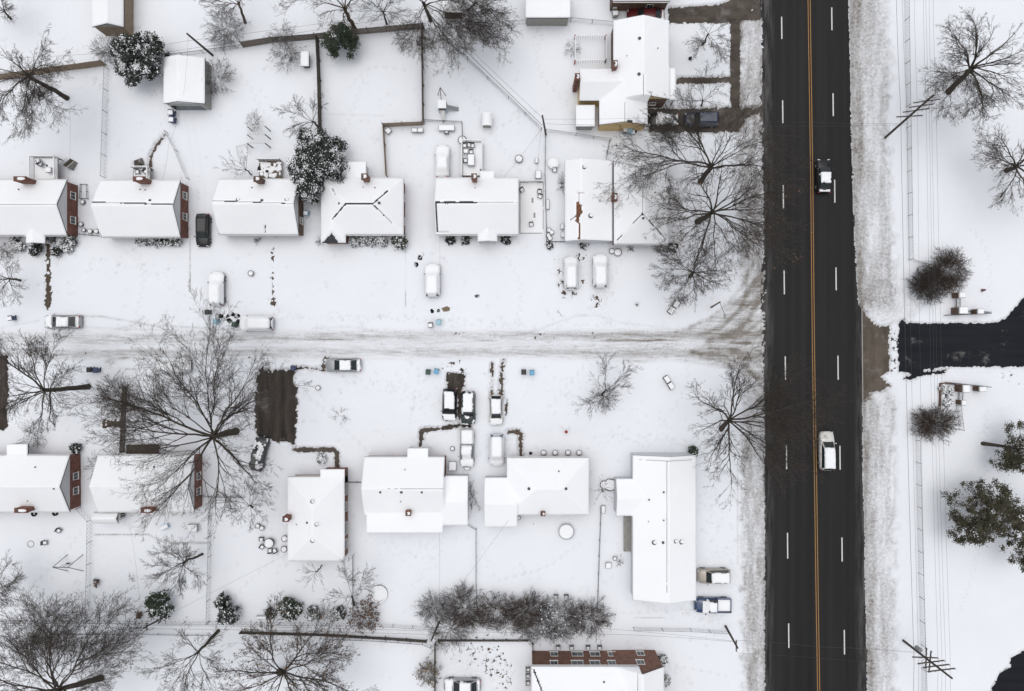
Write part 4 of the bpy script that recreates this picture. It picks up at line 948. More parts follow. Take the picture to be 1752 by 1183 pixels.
car('suv', 'white suv buried in snow on the driveway above the trash bags', 371, 495, 58, 90, 'paint_grey', ('all',), cat='suv')
car('van', 'snow covered minivan parked along the upper kerb beside the trash bags', 439, 554, 58, 180, 'paint_silver', ('all',), cat='minivan')
car('sedan', 'silver sedan with dark windows parked along the street at the left', 106, 551, 63, 180, 'paint_silver', ('roof', 'hood', 'trunk'))
car('suv', 'snow buried suv with a grey side alone on its driveway mid picture', 740, 480, 56, 90, 'paint_grey', ('all',), cat='suv')
car('van', 'narrow snow covered vehicle ringed by bare dark patches', 977, 468, 56, 90, 'paint_white', ('all',), cat='minivan', ratio=.9)
car('suv', 'fully buried car with a rounded snow outline right of the ringed one', 1027, 464, 57, 90, 'paint_silver', ('all',))
car('sedan', 'fully buried car in the back yard left of the slatted deck', 757, 276, 56, 90, 'paint_silver', ('all',))
car('sedan', 'silver sedan facing left with a bare nose on the lower side of the street', 587, 625, 62, 180, 'paint_silver', ('roof', 'trunk'))
car('suv', 'dark suv with a snowy roof, left of the touching pair', 769, 693, 56, -91, 'paint_black', ('roof', 'hood'), cat='suv')
car('suv', 'dark green suv with a snowy roof, right of the touching pair', 801, 698, 58, -90, 'paint_green', ('roof', 'patch'), cat='suv')
car('hatch', 'white car with a dark bare windshield below two wheel tracks', 849, 702, 53, -90, 'paint_white', ('roof', 'hood'))
car('pickup', 'snow filled pickup truck beside the side wing of the broad house', 799, 767, 66, -90, 'paint_silver', ('roof', 'bed', 'hood', 'windshield', 'rear'), cat='pickup truck')
car('van', 'pale blue van under a smooth layer of snow below the white car', 850, 770, 54, -90, 'paint_ltblue', ('all',), cat='van')
car('suv', 'dark grey suv standing askew under the huge tree', 443, 777, 60, 77, 'paint_dgrey', ('patch',), cat='suv')
car('sedan', 'snow buried car under the top of the huge tree', 297, 626, 58, 0, 'paint_grey', ('all',))
car('sedan', 'dark red car partly hidden by the roof of the yellow house', 1105, 26, 64, 180, 'paint_red', ('trunk',))
car('sedan', 'snowy dark car with bare wheels tucked against the yellow house', 1136, 205, 52, 180, 'paint_black', ('roof', 'rear', 'trunk', 'windshield'))
car('suv', 'navy suv at the street end of the driveway of the yellow house', 1201, 204, 59, 180, 'paint_navy', cat='suv')
car('suv', 'beige suv with a snow slab on its roof beside the longest house', 1221, 986, 57, 180, 'paint_beige', ('roof',), cat='suv')
car('pickup', 'blue pickup truck with a snow filled bed at the corner of the longest house', 1220, 1036, 63, 180, 'paint_blue', ('roof', 'bed', 'windshield'), cat='pickup truck')
car('sedan', 'silver sedan half cut off by the bottom edge', 791, 1174, 64, 180, 'paint_silver', ('roof', 'hood', 'trunk'))
# ------------------------------------------------------------------ trees
def seg_mesh(name, segs, sides, mat, origin):
    A = np.array([s_[:8] for s_ in segs], dtype=np.float64); P, Q = A[:, 0:3], A[:, 3:6]; r0, r1 = A[:, 6], A[:, 7]
    D = Q-P; L = np.linalg.norm(D, axis=1, keepdims=True)+1e-9; D = D/L
    ref = np.where(np.abs(D[:, 2:3]) < .9, np.array([[0, 0, 1.]]), np.array([[1., 0, 0]]))
    U = np.cross(D, ref); U /= np.linalg.norm(U, axis=1, keepdims=True); Vv = np.cross(D, U)
    n = len(A); t = np.arange(sides)/sides*2*np.pi
    ringd = U[:, None, :]*np.cos(t)[None, :, None]+Vv[:, None, :]*np.sin(t)[None, :, None]
    a = P[:, None, :]-D[:, None, :]*(r0*.3)[:, None, None]+ringd*r0[:, None, None]; c = Q[:, None, :]+ringd*r1[:, None, None]
    V = np.concatenate([a, c], 1).reshape(-1, 3)-np.array(origin)
    base = (np.arange(n)*2*sides)[:, None]; k = np.arange(sides)[None, :]; j = (k+1) % sides
    F = np.stack([base+k, base+j, base+sides+j, base+sides+k], -1).reshape(-1, 4)
    return fast_mesh(name, V, F, mat, smooth=True)
def grow(rg, out, p, d, L, r, lvl, maxl, cfg, target=None):
    n = max(3, int(L/cfg['step'][lvl])); sl_ = L/n; jit = cfg['jit'][lvl]; px_, py_, pz = p; dx, dy, dz = d; rc = r
    up = cfg['up']; kids = []; rmin = cfg['rmin']
    for i in range(n):
        t = (i+1)/n
        dx += rg.gauss(0, jit); dy += rg.gauss(0, jit); dz += rg.gauss(0, jit*.8)+up
        if target:
            tx, ty, tz = target[0]-px_, target[1]-py_, target[2]-pz; tl = math.sqrt(tx*tx+ty*ty+tz*tz)+1e-6
            w_ = .38; dx += w_*tx/tl; dy += w_*ty/tl; dz += w_*tz/tl
        l = math.sqrt(dx*dx+dy*dy+dz*dz)+1e-9; dx /= l; dy /= l; dz /= l
        qx, qy, qz = px_+dx*sl_, py_+dy*sl_, pz+dz*sl_
        if qz < .05: qz = .05; dz = abs(dz)*.3
        rn = max(rmin, r*(1-.80*t)); out.append((px_, py_, pz, qx, qy, qz, rc, rn, lvl))
        px_, py_, pz, rc = qx, qy, qz, rn
        if lvl < maxl and t > cfg['t0'][lvl]:
            m = cfg['rate'][lvl]; m = int(m)+(1 if rg.random() < m-int(m) else 0)
            for _ in range(m): kids.append((px_, py_, pz, dx, dy, dz, rc, t))
    for (a, b, c, ex, ey, ez, rr, t) in kids:
        an = rg.uniform(.40, .90); az = rg.uniform(0, 6.283)
        rx, ry, rz = (0, 0, 1) if abs(ez) < .8 else (1, 0, 0)
        ux, uy, uz = ey*rz-ez*ry, ez*rx-ex*rz, ex*ry-ey*rx; l = math.sqrt(ux*ux+uy*uy+uz*uz)+1e-9; ux /= l; uy /= l; uz /= l
        vx, vy, vz = ey*uz-ez*uy, ez*ux-ex*uz, ex*uy-ey*ux
        ca, sa = math.cos(an), math.sin(an); c1, s1 = math.cos(az), math.sin(az)
        nd = (ex*ca+sa*(ux*c1+vx*s1), ey*ca+sa*(uy*c1+vy*s1), ez*ca+sa*(uz*c1+vz*s1)*.75)
        if 'c' in cfg:
            ox_, oy_ = a-cfg['c'][0], b-cfg['c'][1]; ol = math.hypot(ox_, oy_)+1e-6; bi = .22; nd = (nd[0]+bi*ox_/ol, nd[1]+bi*oy_/ol, nd[2])
            ol = math.sqrt(nd[0]**2+nd[1]**2+nd[2]**2); nd = (nd[0]/ol, nd[1]/ol, nd[2]/ol)
        LL = L*(1-.55*t)*rg.uniform(*cfg['len'])
        if LL < .15: continue
        grow(rg, out, (a, b, c), nd, LL, max(rmin, rr*cfg['rk']), lvl+1, maxl, cfg)
BIG = dict(step=[.62, .5, .38, .30, .25], jit=[.14, .17, .20, .24, .28], up=.010, rate=[1.05, 1.25, 1.3, 1.5, 0], t0=[.24, .16, .08, .0, 0], len=(.38, .74), rk=.68, rmin=.0095)
TREESEG = []
def tree(name, label, base, hub, hz, crown, rp, seed, top=4.5, limbs=9, maxl=4, r=.38, ry=None, cfg=BIG, mat='twig', bark='bark', group=None, leaves=0, leafmat='leaf', rmin=None, cat='tree', shape=1.0):
    rg = random.Random(seed); cfg = dict(cfg)
    if rmin: cfg['rmin'] = rmin
    B = W(*base); Hb = W(hub[0], hub[1], hz); C_ = W(crown[0], crown[1], hz+top*.35)
    k = (CAMH-hz-top*.35)/CAMH/S; RX = rp*k; RY = (ry or rp)*k
    if cfg['step'][0] == BIG['step'][0]: cfg['step'] = [q_*min(1.33, max(.52, (RX*RY)**.5/7.4)) for q_ in cfg['step']]
    root = thing(name, label, cat, B, 0, group)
    cfg['c'] = Hb[:2]
    tr = []; n = 6; prev = B; pr = r*1.05
    for i in range(n):
        t = (i+1)/n; q = tuple(B[j]+(Hb[j]-B[j])*t+(rg.gauss(0, .05) if 0 < i < n-1 and j < 2 else 0) for j in range(3)); rn = r*(.92-.30*t)
        tr.append(prev+q+(pr, rn, 0)); prev = q; pr = rn
    cr = []; d0 = tuple((Hb[j]-B[j])/max(hz, .1) for j in range(3))
    for i in range(limbs):
        a = 2*math.pi*(i+rg.uniform(-.3, .3))/limbs; q = rg.uniform(.72, 1.0) if i % 3 else rg.uniform(.35, .7)
        tgt = (C_[0]+RX*q*math.cos(a), C_[1]+RY*q*math.sin(a), hz+top*(1.15-.75*q)*rg.uniform(.8, 1.15)) if hz > .2 else (C_[0]+RX*q*math.cos(a), C_[1]+RY*q*math.sin(a), top*(1.1-.6*q*q)*rg.uniform(.5, 1.15))
        t = rg.uniform(.82, 1.0); st = tuple(B[j]+(Hb[j]-B[j])*t for j in range(3))
        if hz < .2:
            sp_ = rg.uniform(0, .5); st = (B[0]+RX*sp_*math.cos(a+rg.gauss(0, 1.2)), B[1]+RY*sp_*math.sin(a+rg.gauss(0, 1.2)), .05)
        dv = [tgt[j]-st[j] for j in range(3)]; L = math.sqrt(sum(v*v for v in dv)); dv = [v/L for v in dv]
        d = (dv[0]*.7, dv[1]*.7, dv[2]*.5+.55)
        grow(rg, cr, st, d, L*1.08, r*rg.uniform(.20, .36)*(.6+.4*q), 0, maxl, cfg, tgt)
    TREESEG.append((label[:30], len(cr))); thick = [s_ for s_ in cr if s_[6] > .05]; thin = [s_ for s_ in cr if s_[6] <= .05]
    link('trunk', seg_mesh('trunk', tr, 10, M[bark], B), root)
    o = seg_mesh('crown', thin, 3, M[mat], B); link('crown', o, root)
    if thick: link('limbs', seg_mesh('limbs', thick, 6, M[bark], B), root)
    if leaves:
        tips = [s_ for s_ in thin if s_[8] >= 2]; V = []; F = []
        for i in range(leaves):
            s_ = rg.choice(tips); x, y, z = s_[3]-B[0], s_[4]-B[1], s_[5]-B[2]; e = rg.uniform(.05, .12)
            u = [rg.gauss(0, 1) for _ in range(3)]; v = [rg.gauss(0, 1) for _ in range(3)]; lu = math.sqrt(sum(a*a for a in u)); lv = math.sqrt(sum(a*a for a in v))
            u = [a/lu*e for a in u]; v = [a/lv*e*.7 for a in v]; m = len(V)
            for p, q in ((-1, -1), (1, -1), (1, 1), (-1, 1)): V.append((x+u[0]*p+v[0]*q, y+u[1]*p+v[1]*q, z+u[2]*p+v[2]*q))
            F.append((m, m+1, m+2, m+3))
        link('leaves', fast_mesh('leaves', V, F, M[leafmat]), root)
    return root, len(cr)
TG = 'bare street and garden trees'
T = lambda *a, **k: tree('bare_tree', *a, group=TG, **k)
T('bare tree leaning left over the pale board fence at upper left', (116, 169), (45, 128), 7.0, (55, 142), 84, 1, r=.34, limbs=11)
T('bare tree with a long trunk lying left over the lower left garden', (152, 662), (75, 668), 8.0, (64, 656), 92, 2, r=.38, limbs=13)
T('huge spreading bare tree over the lower left houses', (404, 738), (362, 748), 6.5, (340, 732), 176, 3, top=6.5, limbs=16, r=.50, ry=168)
T('broad bare tree on the upper side, its wide crown reaching over the main road', (1198, 312), (1218, 283), 6.0, (1205, 262), 160, 4, top=6, limbs=14, r=.40, ry=88)
T('bare tree with scattered dead leaves just below the broad one', (1193, 380), (1220, 362), 5.0, (1235, 370), 132, 5, top=6, limbs=15, r=.42, ry=108, leaves=500)
T('round bare tree at the mouth of the side street with a shrub at its foot', (1180, 474), (1186, 466), 4.5, (1188, 468), 75, 6, limbs=11, r=.24, ry=62)
T('many limbed bare tree overhanging the main road, below the side street', (1234, 734), (1248, 718), 5.5, (1285, 725), 122, 7, top=7, limbs=16, r=.38)
T('small wide bare tree standing in the open front garden, twiggy shrub beneath', (1030, 676), (1036, 668), 2.5, (1035, 660), 60, 8, top=2.5, limbs=7, r=.14, maxl=3, ry=48)
T('tall bare tree by the wires at the upper right', (1622, 158), (1665, 115), 6.0, (1672, 120), 90, 9, top=6, limbs=13, r=.42)
T('bare tree with a few hanging leaves cut off by the right edge', (1722, 292), (1740, 285), 4.5, (1752, 285), 92, 10, top=4, limbs=11, r=.36, leaves=180, ry=78)
T('thick trunked bare tree in the bottom left corner', (174, 1160), (95, 1182), 7.0, (95, 1130), 150, 11, top=6, limbs=16, r=.44, ry=110)
T('bare tree leaning left beside the lane at the bottom', (374, 1079), (338, 1118), 6.0, (335, 1135), 80, 12, top=4, limbs=8, r=.24)
T('bare tree with brown leaves at the bottom edge', (478, 1150), (486, 1150), 5.0, (490, 1145), 112, 13, top=5, limbs=14, r=.44, leaves=1500, ry=95)
T('reddish bare tree rising from the board fence at the top', (607, 50), (589, 14), 6.0, (580, -10), 82, 14, top=4, limbs=10, r=.30, mat='twig_red', bark='bark_red')
T('dense twiggy tree right of the reddish one at the top', (662, 42), (655, 20), 3.5, (652, 5), 46, 15, top=3, limbs=12, r=.15, maxl=3)
T('spreading bare tree in the corner of the square yard at the top', (737, 36), (725, 5), 6.0, (770, 20), 84, 16, top=4, limbs=11, r=.25)
T('bare tree at the top left corner', (19, 33), (8, 20), 3.0, (2, 8), 40, 17, top=3, limbs=10, r=.16, maxl=3)
T('bare tree at the left edge above the street', (35, 480), (14, 477), 3.5, (2, 477), 44, 18, top=3, limbs=9, r=.17, maxl=3)
T('single bare tree in the garden with the curved edging', (347, 948), (312, 964), 4.5, (303, 970), 52, 19, top=3, limbs=14, r=.17, maxl=3)
T('little bare tree below the long end-on house', (551, 967), (541, 979), 2.5, (536, 984), 25, 20, top=1.5, limbs=9, r=.09, maxl=3, cfg=dict(BIG, step=[.5, .4, .3, .25, .2]))
T('crooked bare tree over the wire fence at the bottom', (606, 1036), (602, 1020), 3.0, (598, 1012), 46, 21, top=2, limbs=7, r=.15, maxl=3)
T('bare tree at the left edge of the lower gardens', (-20, 1010), (-10, 1008), 4.0, (0, 1005), 42, 22, top=3, limbs=10, r=.2, maxl=3)
T('young bare tree in the upper of the two snowy squares by the pavement', (1202, 78), (1212, 58), 2.5, (1218, 72), 44, 23, top=2.5, limbs=8, r=.13, maxl=3)
T('young bare tree in the lower of the two snowy squares by the pavement', (1200, 182), (1202, 172), 2.5, (1202, 160), 44, 24, top=2.5, limbs=8, r=.13, maxl=3)
T('bare tree leaning over the dark fence above the speckled evergreen', (549, 222), (535, 208), 3.5, (528, 204), 48, 25, top=2.5, limbs=9, r=.16, maxl=3)
T('bare tree beside the pergola and dark deck', (431, 300), (420, 290), 2.0, (408, 282), 27, 26, top=2, limbs=9, r=.10, maxl=3, cfg=dict(BIG, step=[.5, .4, .3, .25, .2]))
T('leggy bare branches over the small shed at the top', (800, 18), (815, 5), 4.5, (830, 5), 62, 27, top=3, limbs=8, r=.16, maxl=3)
T('brown trunked tree cut off by the top edge', (420, 40), (408, 5), 5.0, (390, -10), 50, 28, top=3, limbs=9, r=.2, maxl=3, mat='twig_red', bark='bark_red')
T('thin bare sapling beside the wire fence and the broad house', (1032, 842), (1030, 838), 1.8, (1030, 838), 24, 29, top=1.6, limbs=8, r=.07, maxl=2, cfg=dict(BIG, step=[.5, .4, .3, .25, .2]))
T('branches of a bare tree over the right garden fence of the tree covered house', (432, 868), (428, 865), 3.0, (425, 862), 48, 30, top=2.5, limbs=9, r=.14, maxl=3)
T('bare tree over the lane at the lower left', (60, 1090), (55, 1090), 3.5, (60, 1082), 62, 31, top=3, limbs=11, r=.16, maxl=3, mat='twig_red')
BUSH = dict(step=[.33, .28, .24, .22, .2], jit=[.20, .24, .26, .28, .3], up=.02, rate=[1.0, 1.1, .9, 0, 0], t0=[.2, .1, .1, 0, 0], len=(.4, .75), rk=.65, rmin=.010)
def bush(label, px, py, rp, seed, h=1.8, limbs=26, maxl=2, mat='twig_snowy', leaves=0, leafmat='leaf', ry=None, name='bare_shrub', rmin=.011):
    return tree(name, label, (px, py), (px, py), .15, (px, py), rp, seed, top=h, limbs=limbs, maxl=maxl, r=.07, cfg=BUSH, mat=mat, bark='bark', group='bare shrubs', leaves=leaves, leafmat=leafmat, cat='shrub', ry=ry, rmin=rmin)
bush('twiggy snowy shrub over the right side of the white roofed garage', 374, 132, 32, 101, 2.6, 30, 3)
bush('snow dusted shrub left of the round snowy evergreen', 184, 85, 25, 102, 2.4, 26, 3)
bush('snow dusted thicket below the brown trunked tree at the top', 385, 50, 36, 103, 2.6, 30, 3)
bush('upper snow dusted shrub against the back fence', 482, 62, 26, 104, 2.2, 22, 3)
bush('lower snow dusted shrub in front of the back fence', 488, 95, 29, 105, 2.4, 24, 3)
bush('twiggy shrub hanging over the corner of the square yard', 705, 62, 30, 106, 2.2, 18, 3, mat='twig')
bush('dense twigs over the wire fence right of the square yard corner', 772, 62, 42, 107, 2.6, 26, 2, mat='twig')
bush('tall bush below the white roofed shed by the garage', 1619, 463, 37, 108, 2.3, 90, 3, mat='twig_red', rmin=.012, ry=37)
bush('round grey twig dome beside the upper entrance pillars', 1590, 487, 33, 109, 2.7, 80, 3, mat='twig', rmin=.012, ry=29)
bush('round twig dome beside the lower entrance pillars', 1600, 723, 39, 110, 2.0, 100, 3, mat='twig_red', ry=27, rmin=.012)
for i, (x, y, r_, lb) in enumerate([(745, 1040, 34, 'leftmost grey shrub of the long bottom thicket'), (792, 1040, 38, 'second grey shrub of the long bottom thicket'), (848, 1042, 36, 'third shrub of the thicket, below the trampoline yard'), (900, 1046, 36, 'fourth shrub of the bottom thicket'), (955, 1058, 42, 'snow speckled shrub above the brick building'), (1008, 1058, 40, 'brown right end shrub of the bottom thicket')]):
    bush(lb, x, y, r_, 120+i, (2.6, 2.0, 2.9, 2.2, 2.6, 2.4)[i], (46, 60, 44, 62, 50, 60)[i], 3, mat='twig_snowy' if i in (0, 4) else 'twig_red', ry=r_*(.75, 1, .8, .95, .9, .8)[i], leaves=(0, 0, 0, 0, 450, 0)[i], leafmat='snow')
bush('low filler shrub in front of the long bottom thicket', 870, 1068, 40, 160, 1.6, 34, 3, mat='twig_red', ry=16)
bush('scraggly low shrub under the left part of the bottom thicket', 812, 1062, 34, 161, 1.7, 30, 3, mat='twig_snowy', ry=20)
bush('frosted sprawling shrub filling the right part of the bottom thicket', 930, 1080, 44, 162, 1.4, 34, 3, mat='twig_snowy', ry=16, leaves=350, leafmat='snow')
bush('rust brown leafy bush right of the crooked tree', 625, 1052, 28, 130, 1.8, 34, 3, mat='twig_red', leaves=900)
bush('small grey shrub left of the rust brown bush', 566, 1048, 18, 131, 1.4, 20, 2)
bush('thicket over the lane fence at the bottom centre', 770, 1075, 40, 132, 1.8, 30, 3, mat='twig_red')
bush('round tan shrub against the board fence at the bottom', 733, 1152, 22, 133, 1.6, 40, 3, leaves=500, leafmat='leaf_tan')
bush('brown shrub at the left edge above the street', 10, 430, 18, 134, 1.4, 26, 3, mat='twig_red')
bush('tangled bush beside the narrow board fence left of the huge tree', 198, 678, 36, 135, 2.2, 26, 3, mat='twig')
bush('small bare twig plant in the middle of the front lawn', 580, 712, 16, 136, 1.0, 9, 2, mat='twig')
bush('twiggy shrub under the small wide tree', 1036, 680, 24, 137, 1.6, 40, 3, mat='twig')
bush('shrub at the foot of the street mouth tree', 1166, 514, 13, 138, 1.2, 24, 2, mat='twig')
bush('shrub over the driveway post left of the dark driveway', 455, 628, 14, 139, 1.0, 12, 2, mat='twig')
bush('low brown bush below the corner hip roofed house', 1136, 425, 24, 140, 1.1, 30, 2, mat='twig_red', ry=10)
bush('faint shrub beside the white dish heaters of the yellow house', 979, 84, 16, 141, 1.3, 18, 2)
bush('narrow bush on the left of the rusty ridged house', 962, 315, 10, 142, 1.0, 20, 2, mat='twig_red', ry=18)
bush('scrubby growth in the lane corner beside the leaning pole', 752, 1100, 18, 143, 1.2, 18, 2, mat='twig_red')
bush('orange brown tuft beside the wire fence in the lower left garden', 166, 996, 7, 144, .9, 26, 2, mat='twig_red', leaves=160)
bush('orange brown tuft left of the small evergreen by the lane', 238, 1052, 8, 145, .9, 26, 2, mat='twig_red', leaves=160)
bush('faint twig plant in the middle of the lower left garden', 226, 990, 9, 146, .6, 8, 2, mat='twig')
bush('dark twiggy undergrowth in the bottom left corner', 60, 1112, 40, 147, 1.6, 26, 3, mat='twig')
bush('small shrub by the front wall left of the corner house door', 1079, 426, 8, 148, .7, 16, 2, mat='twig_red')
bush('frosted plant in front of the hip roofed house at its left corner', 547, 414, 9, 149, .8, 16, 2)
bush('frosted plant in front of the railed deck bungalow, left', 440, 412, 8, 150, .7, 14, 2)
bush('frosted plant along the trellis behind the cluttered deck', 436, 210, 14, 151, 1.4, 20, 2, ry=20)
bush('snowy hedge stems along the side of the broad house wing', 808, 850, 8, 152, 1.0, 24, 2, mat='twig', ry=26)
bush('dead stalks beside the porch of the longest house', 1060, 960, 8, 153, .8, 12, 2, mat='twig', ry=12)
bush('dry tuft in the snow of the street corner lawn', 1090, 522, 6, 154, .5, 8, 1, mat='twig')
bush('bare shrub in front of the lower left house at the tree side', 60, 745, 26, 155, 1.4, 18, 2, mat='twig')
bush('leafless shrub between the two lower left houses', 170, 800, 26, 156, 1.6, 20, 3, mat='twig')
# evergreens
def evergreen(label, px, py, rp, h, seed, green='green', snow=.3, n=5000, leaf=.13, base=None, lobes=None, trunk_h=None, group='evergreens', cat='tree', name='evergreen_tree', low=.15, hollow=.45):
    rg = np.random.RandomState(seed); rr = random.Random(seed)
    zc = h*.5; k = (CAMH-zc)/CAMH/S
    cx, cy, _ = W(px, py, zc); B = W(*(base or (876+(px-876)*(1-zc/CAMH), 591.5+(py-591.5)*(1-zc/CAMH))))
    root = thing(name, label, cat, B, 0, group)
    lobes = lobes or [(px, py, rp)]
    L = [(W(a, b_, zc)[0], W(a, b_, zc)[1], c*k) for a, b_, c in lobes]
    V = []; F = []; MI = []
    cl = []
    for (lx, ly, R_) in L:
        m = max(45, int(90*(R_/3)**1.6))
        for _ in range(m):
            a = rg.uniform(0, 6.283); q = rg.uniform(0, 1)**.55; el = rg.uniform(low, 1)
            rad = R_*q*(.80+.28*float(fbm(np.array([math.cos(a)*1.6+seed]), np.array([math.sin(a)*1.6+lx]), 1, 2, seed)[0]*1.2))
            zt = h*(math.sqrt(max(0, 1-(q*.93)**2))*.8+.2)
            z = zt*(1-rg.uniform(0, .5)*(1-hollow*.5))
            cl.append((lx+rad*math.cos(a), ly+rad*math.sin(a), max(.1, z), R_, rg.uniform(.6, 1.25)))
    per = max(4, n//len(cl)); cs = min(max(leaf*3.2, .36), .2*max(l_[2] for l_ in L))
    for (x, y, z, R_, s) in cl:
        snowy = rg.rand() < snow*1.1
        pts = rg.normal(0, 1, (per, 3))*cs*s*np.array([1, 1, .55])*.7
        for p in pts:
            e = leaf*rg.uniform(.6, 1.3); u = rg.normal(0, 1, 3); u[2] *= .45; u /= np.linalg.norm(u); v = np.cross(u, rg.normal(0, 1, 3)*np.array([.6, .6, 1.5])); v /= np.linalg.norm(v)+1e-9
            c_ = np.array([x, y, z])+p-np.array(B); i0 = len(V)
            ss_ = snowy and p[2] > -.1*cs and rg.rand() < .6 or rg.rand() < snow*.30
            if ss_: c_[2] += .04
            for a_2, b_2 in ((-1, -.6), (1, -.6), (1.1, .6), (-.9, .6)): V.append(c_+u*e*a_2*.9+v*e*b_2)
            F.append((i0, i0+1, i0+2, i0+3)); MI.append(1 if ss_ else 0)
    link('crown', fast_mesh('crown', V, F, [M[green], M['snow']], MI), root)
    tr = []; tx, ty = cx, cy; th = trunk_h or h*.6
    q = (tx, ty, th); tr.append(B+q+(max(.06, .1*h**.5), .05, 0))
    for _ in range(14):
        c_ = rr.choice(cl); z0 = rr.uniform(.3, .9); s0 = tuple(B[j]+(q[j]-B[j])*z0 for j in range(3)); tr.append(s0+(c_[0], c_[1], c_[2])+(.05, .02, 0))
    link('trunk', seg_mesh('trunk', tr, 7, M['bark'], B), root)
    return root
evergreen('round snow loaded evergreen left of the white roofed garage', 240, 99, 44, 6, 201, 'green_dark', .22, 30000, .085)
evergreen('largest speckled evergreen between the deck bungalow and the hip roofed house', 545, 278, 48, 6.5, 202, 'green_dark', .26, 42000, .075, lobes=[(547, 262, 42), (530, 290, 36), (560, 285, 30), (532, 325, 20)])
evergreen('bright green pine against the top board fence', 584, 70, 27, 5, 203, 'green', .02, 10000, .075)
evergreen('broad olive pine with a ragged outline at the right', 1690, 885, 55, 8, 204, 'olive', .02, 36000, .07, lobes=[(1668, 868, 42), (1692, 842, 28), (1648, 905, 22), (1705, 880, 34), (1738, 905, 32), (1742, 950, 26), (1760, 880, 30), (1670, 905, 24)])
evergreen('olive pine with a long bare trunk at the right edge', 1740, 765, 30, 8, 205, 'olive', .02, 14000, .065, base=(1680, 759), lobes=[(1728, 785, 20), (1745, 745, 24), (1755, 775, 30), (1716, 788, 12)], trunk_h=7)
evergreen('loose green conifer by the lane in the lower left garden', 273, 1036, 22, 3.5, 206, 'green', .12, 2600, .10)
evergreen('upper dark evergreen of the pair beside the lane fence', 380, 1030, 13, 2.5, 207, 'green_dark', .15, 1500, .09)
evergreen('lower snowy dark evergreen of the pair beside the lane fence', 392, 1052, 17, 2.8, 208, 'green_dark', .3, 2400, .09)
evergreen('green bush by the lane below the snowy tables', 497, 1042, 19, 2, 209, 'green', .15, 2600, .09, cat='shrub', name='evergreen_bush')
G2 = 'small evergreen bushes'
for i, (x, y, r_, h, gr, sn_, lb) in enumerate([
    (463, 1050, 9, 1.2, 'green_dark', .25, 'small dark bush left of the green bush by the lane'), (537, 1050, 13, 1.4, 'green_dark', .45, 'snow speckled bush right of the green bush by the lane'),
    (583, 1050, 10, 1.2, 'green_dark', .2, 'dark bush left of the rust brown one'), (683, 412, 14, 1.8, 'green', .28, 'dark round evergreen at the corner of the hip roofed house'),
    (1185, 773, 9, 1.6, 'green', .1, 'small evergreen at the top right corner of the longest house'), (129, 768, 9, 1.2, 'green_dark', .2, 'dark bush at the corner of the lower left bungalow'),
    (25, 412, 8, 1.1, 'green_dark', .5, 'leftmost snowy bush in front of the leftmost upper bungalow'), (34, 422, 8, 1.1, 'green_dark', .75, 'white capped bush left of the leftmost porch'),
    (61, 427, 11, 1.3, 'green_dark', .12, 'dark spiky bush below the leftmost porch'), (97, 431, 9, 1.2, 'green_dark', .12, 'dark spiky bush right of the front path'),
    (87, 410, 8, 1.1, 'green_dark', .45, 'snowy bush just right of the leftmost porch'), (105, 411, 7, 1.0, 'green_dark', .85, 'upper white capped bush by the brick corner'),
    (121, 413, 10, 1.2, 'green_dark', .4, 'speckled bush at the brick corner of the leftmost upper bungalow'), (117, 425, 8, 1.0, 'green_dark', .8, 'lower white capped bush by the brick corner'), (101, 421, 7, 1.0, 'green_dark', .85, 'middle white capped bush by the brick corner'),
    (608, 413, 10, 1.2, 'green_dark', .7, 'first of the four round snowy bushes from the left'), (623, 413, 9, 1.2, 'green_dark', .7, 'second of the four round snowy bushes from the left'),
    (637, 413, 9, 1.2, 'green_dark', .8, 'third of the four round snowy bushes from the left'), (652, 412, 10, 1.2, 'green_dark', .8, 'fourth of the four round snowy bushes from the left'),
    (771, 410, 8, 1, 'green_dark', .1, 'left dark bush under the eaves of the side patio bungalow'), (797, 410, 8, 1, 'green_dark', .1, 'second dark bush under the eaves of the side patio bungalow'), (866, 410, 8, 1, 'green_dark', .1, 'dark bush right of the porch of the side patio bungalow'),
    (998, 418, 8, .9, 'green_dark', .35, 'dark bush below the rusty ridged house'), (940, 420, 6, .9, 'green_dark', .3, 'small dark bush by the patio corner'),
    (551, 785, 9, 1.0, 'green_dark', .85, 'snowy round bush inside the curve of the brown path'), (1152, 424, 8, 1, 'green_dark', .3, 'dark bush at the right corner of the corner house'),
    (1131, 1130, 10, 1.1, 'green_dark', .6, 'white speckled bush at the corner of the red brick building'), (1137, 1165, 9, 1.1, 'green_dark', .6, 'white speckled bush along the side of the red brick building')]):
    evergreen(lb, x, y, r_, h, 220+i, gr, sn_, int(420*(r_/9)**1.5*2.4), .075, cat='shrub', name='evergreen_bush', group=G2)
evergreen('long clipped hedge speckled with snow in front of a brick bungalow', 270, 413, 9, 1.1, 260, 'green_dark', .5, 4200, .08, lobes=[(240+9*i, 413, 8) for i in range(8)], cat='hedge', name='hedge', group=G2)
evergreen('snowy flower bed enclosed by a wall beside the lower pillars', 1618, 672, 9, .5, 261, 'green_dark', .82, 1500, .08, lobes=[(1613, 665, 8), (1621, 688, 8), (1625, 668, 7)], cat='shrub', name='evergreen_bush', group=G2)
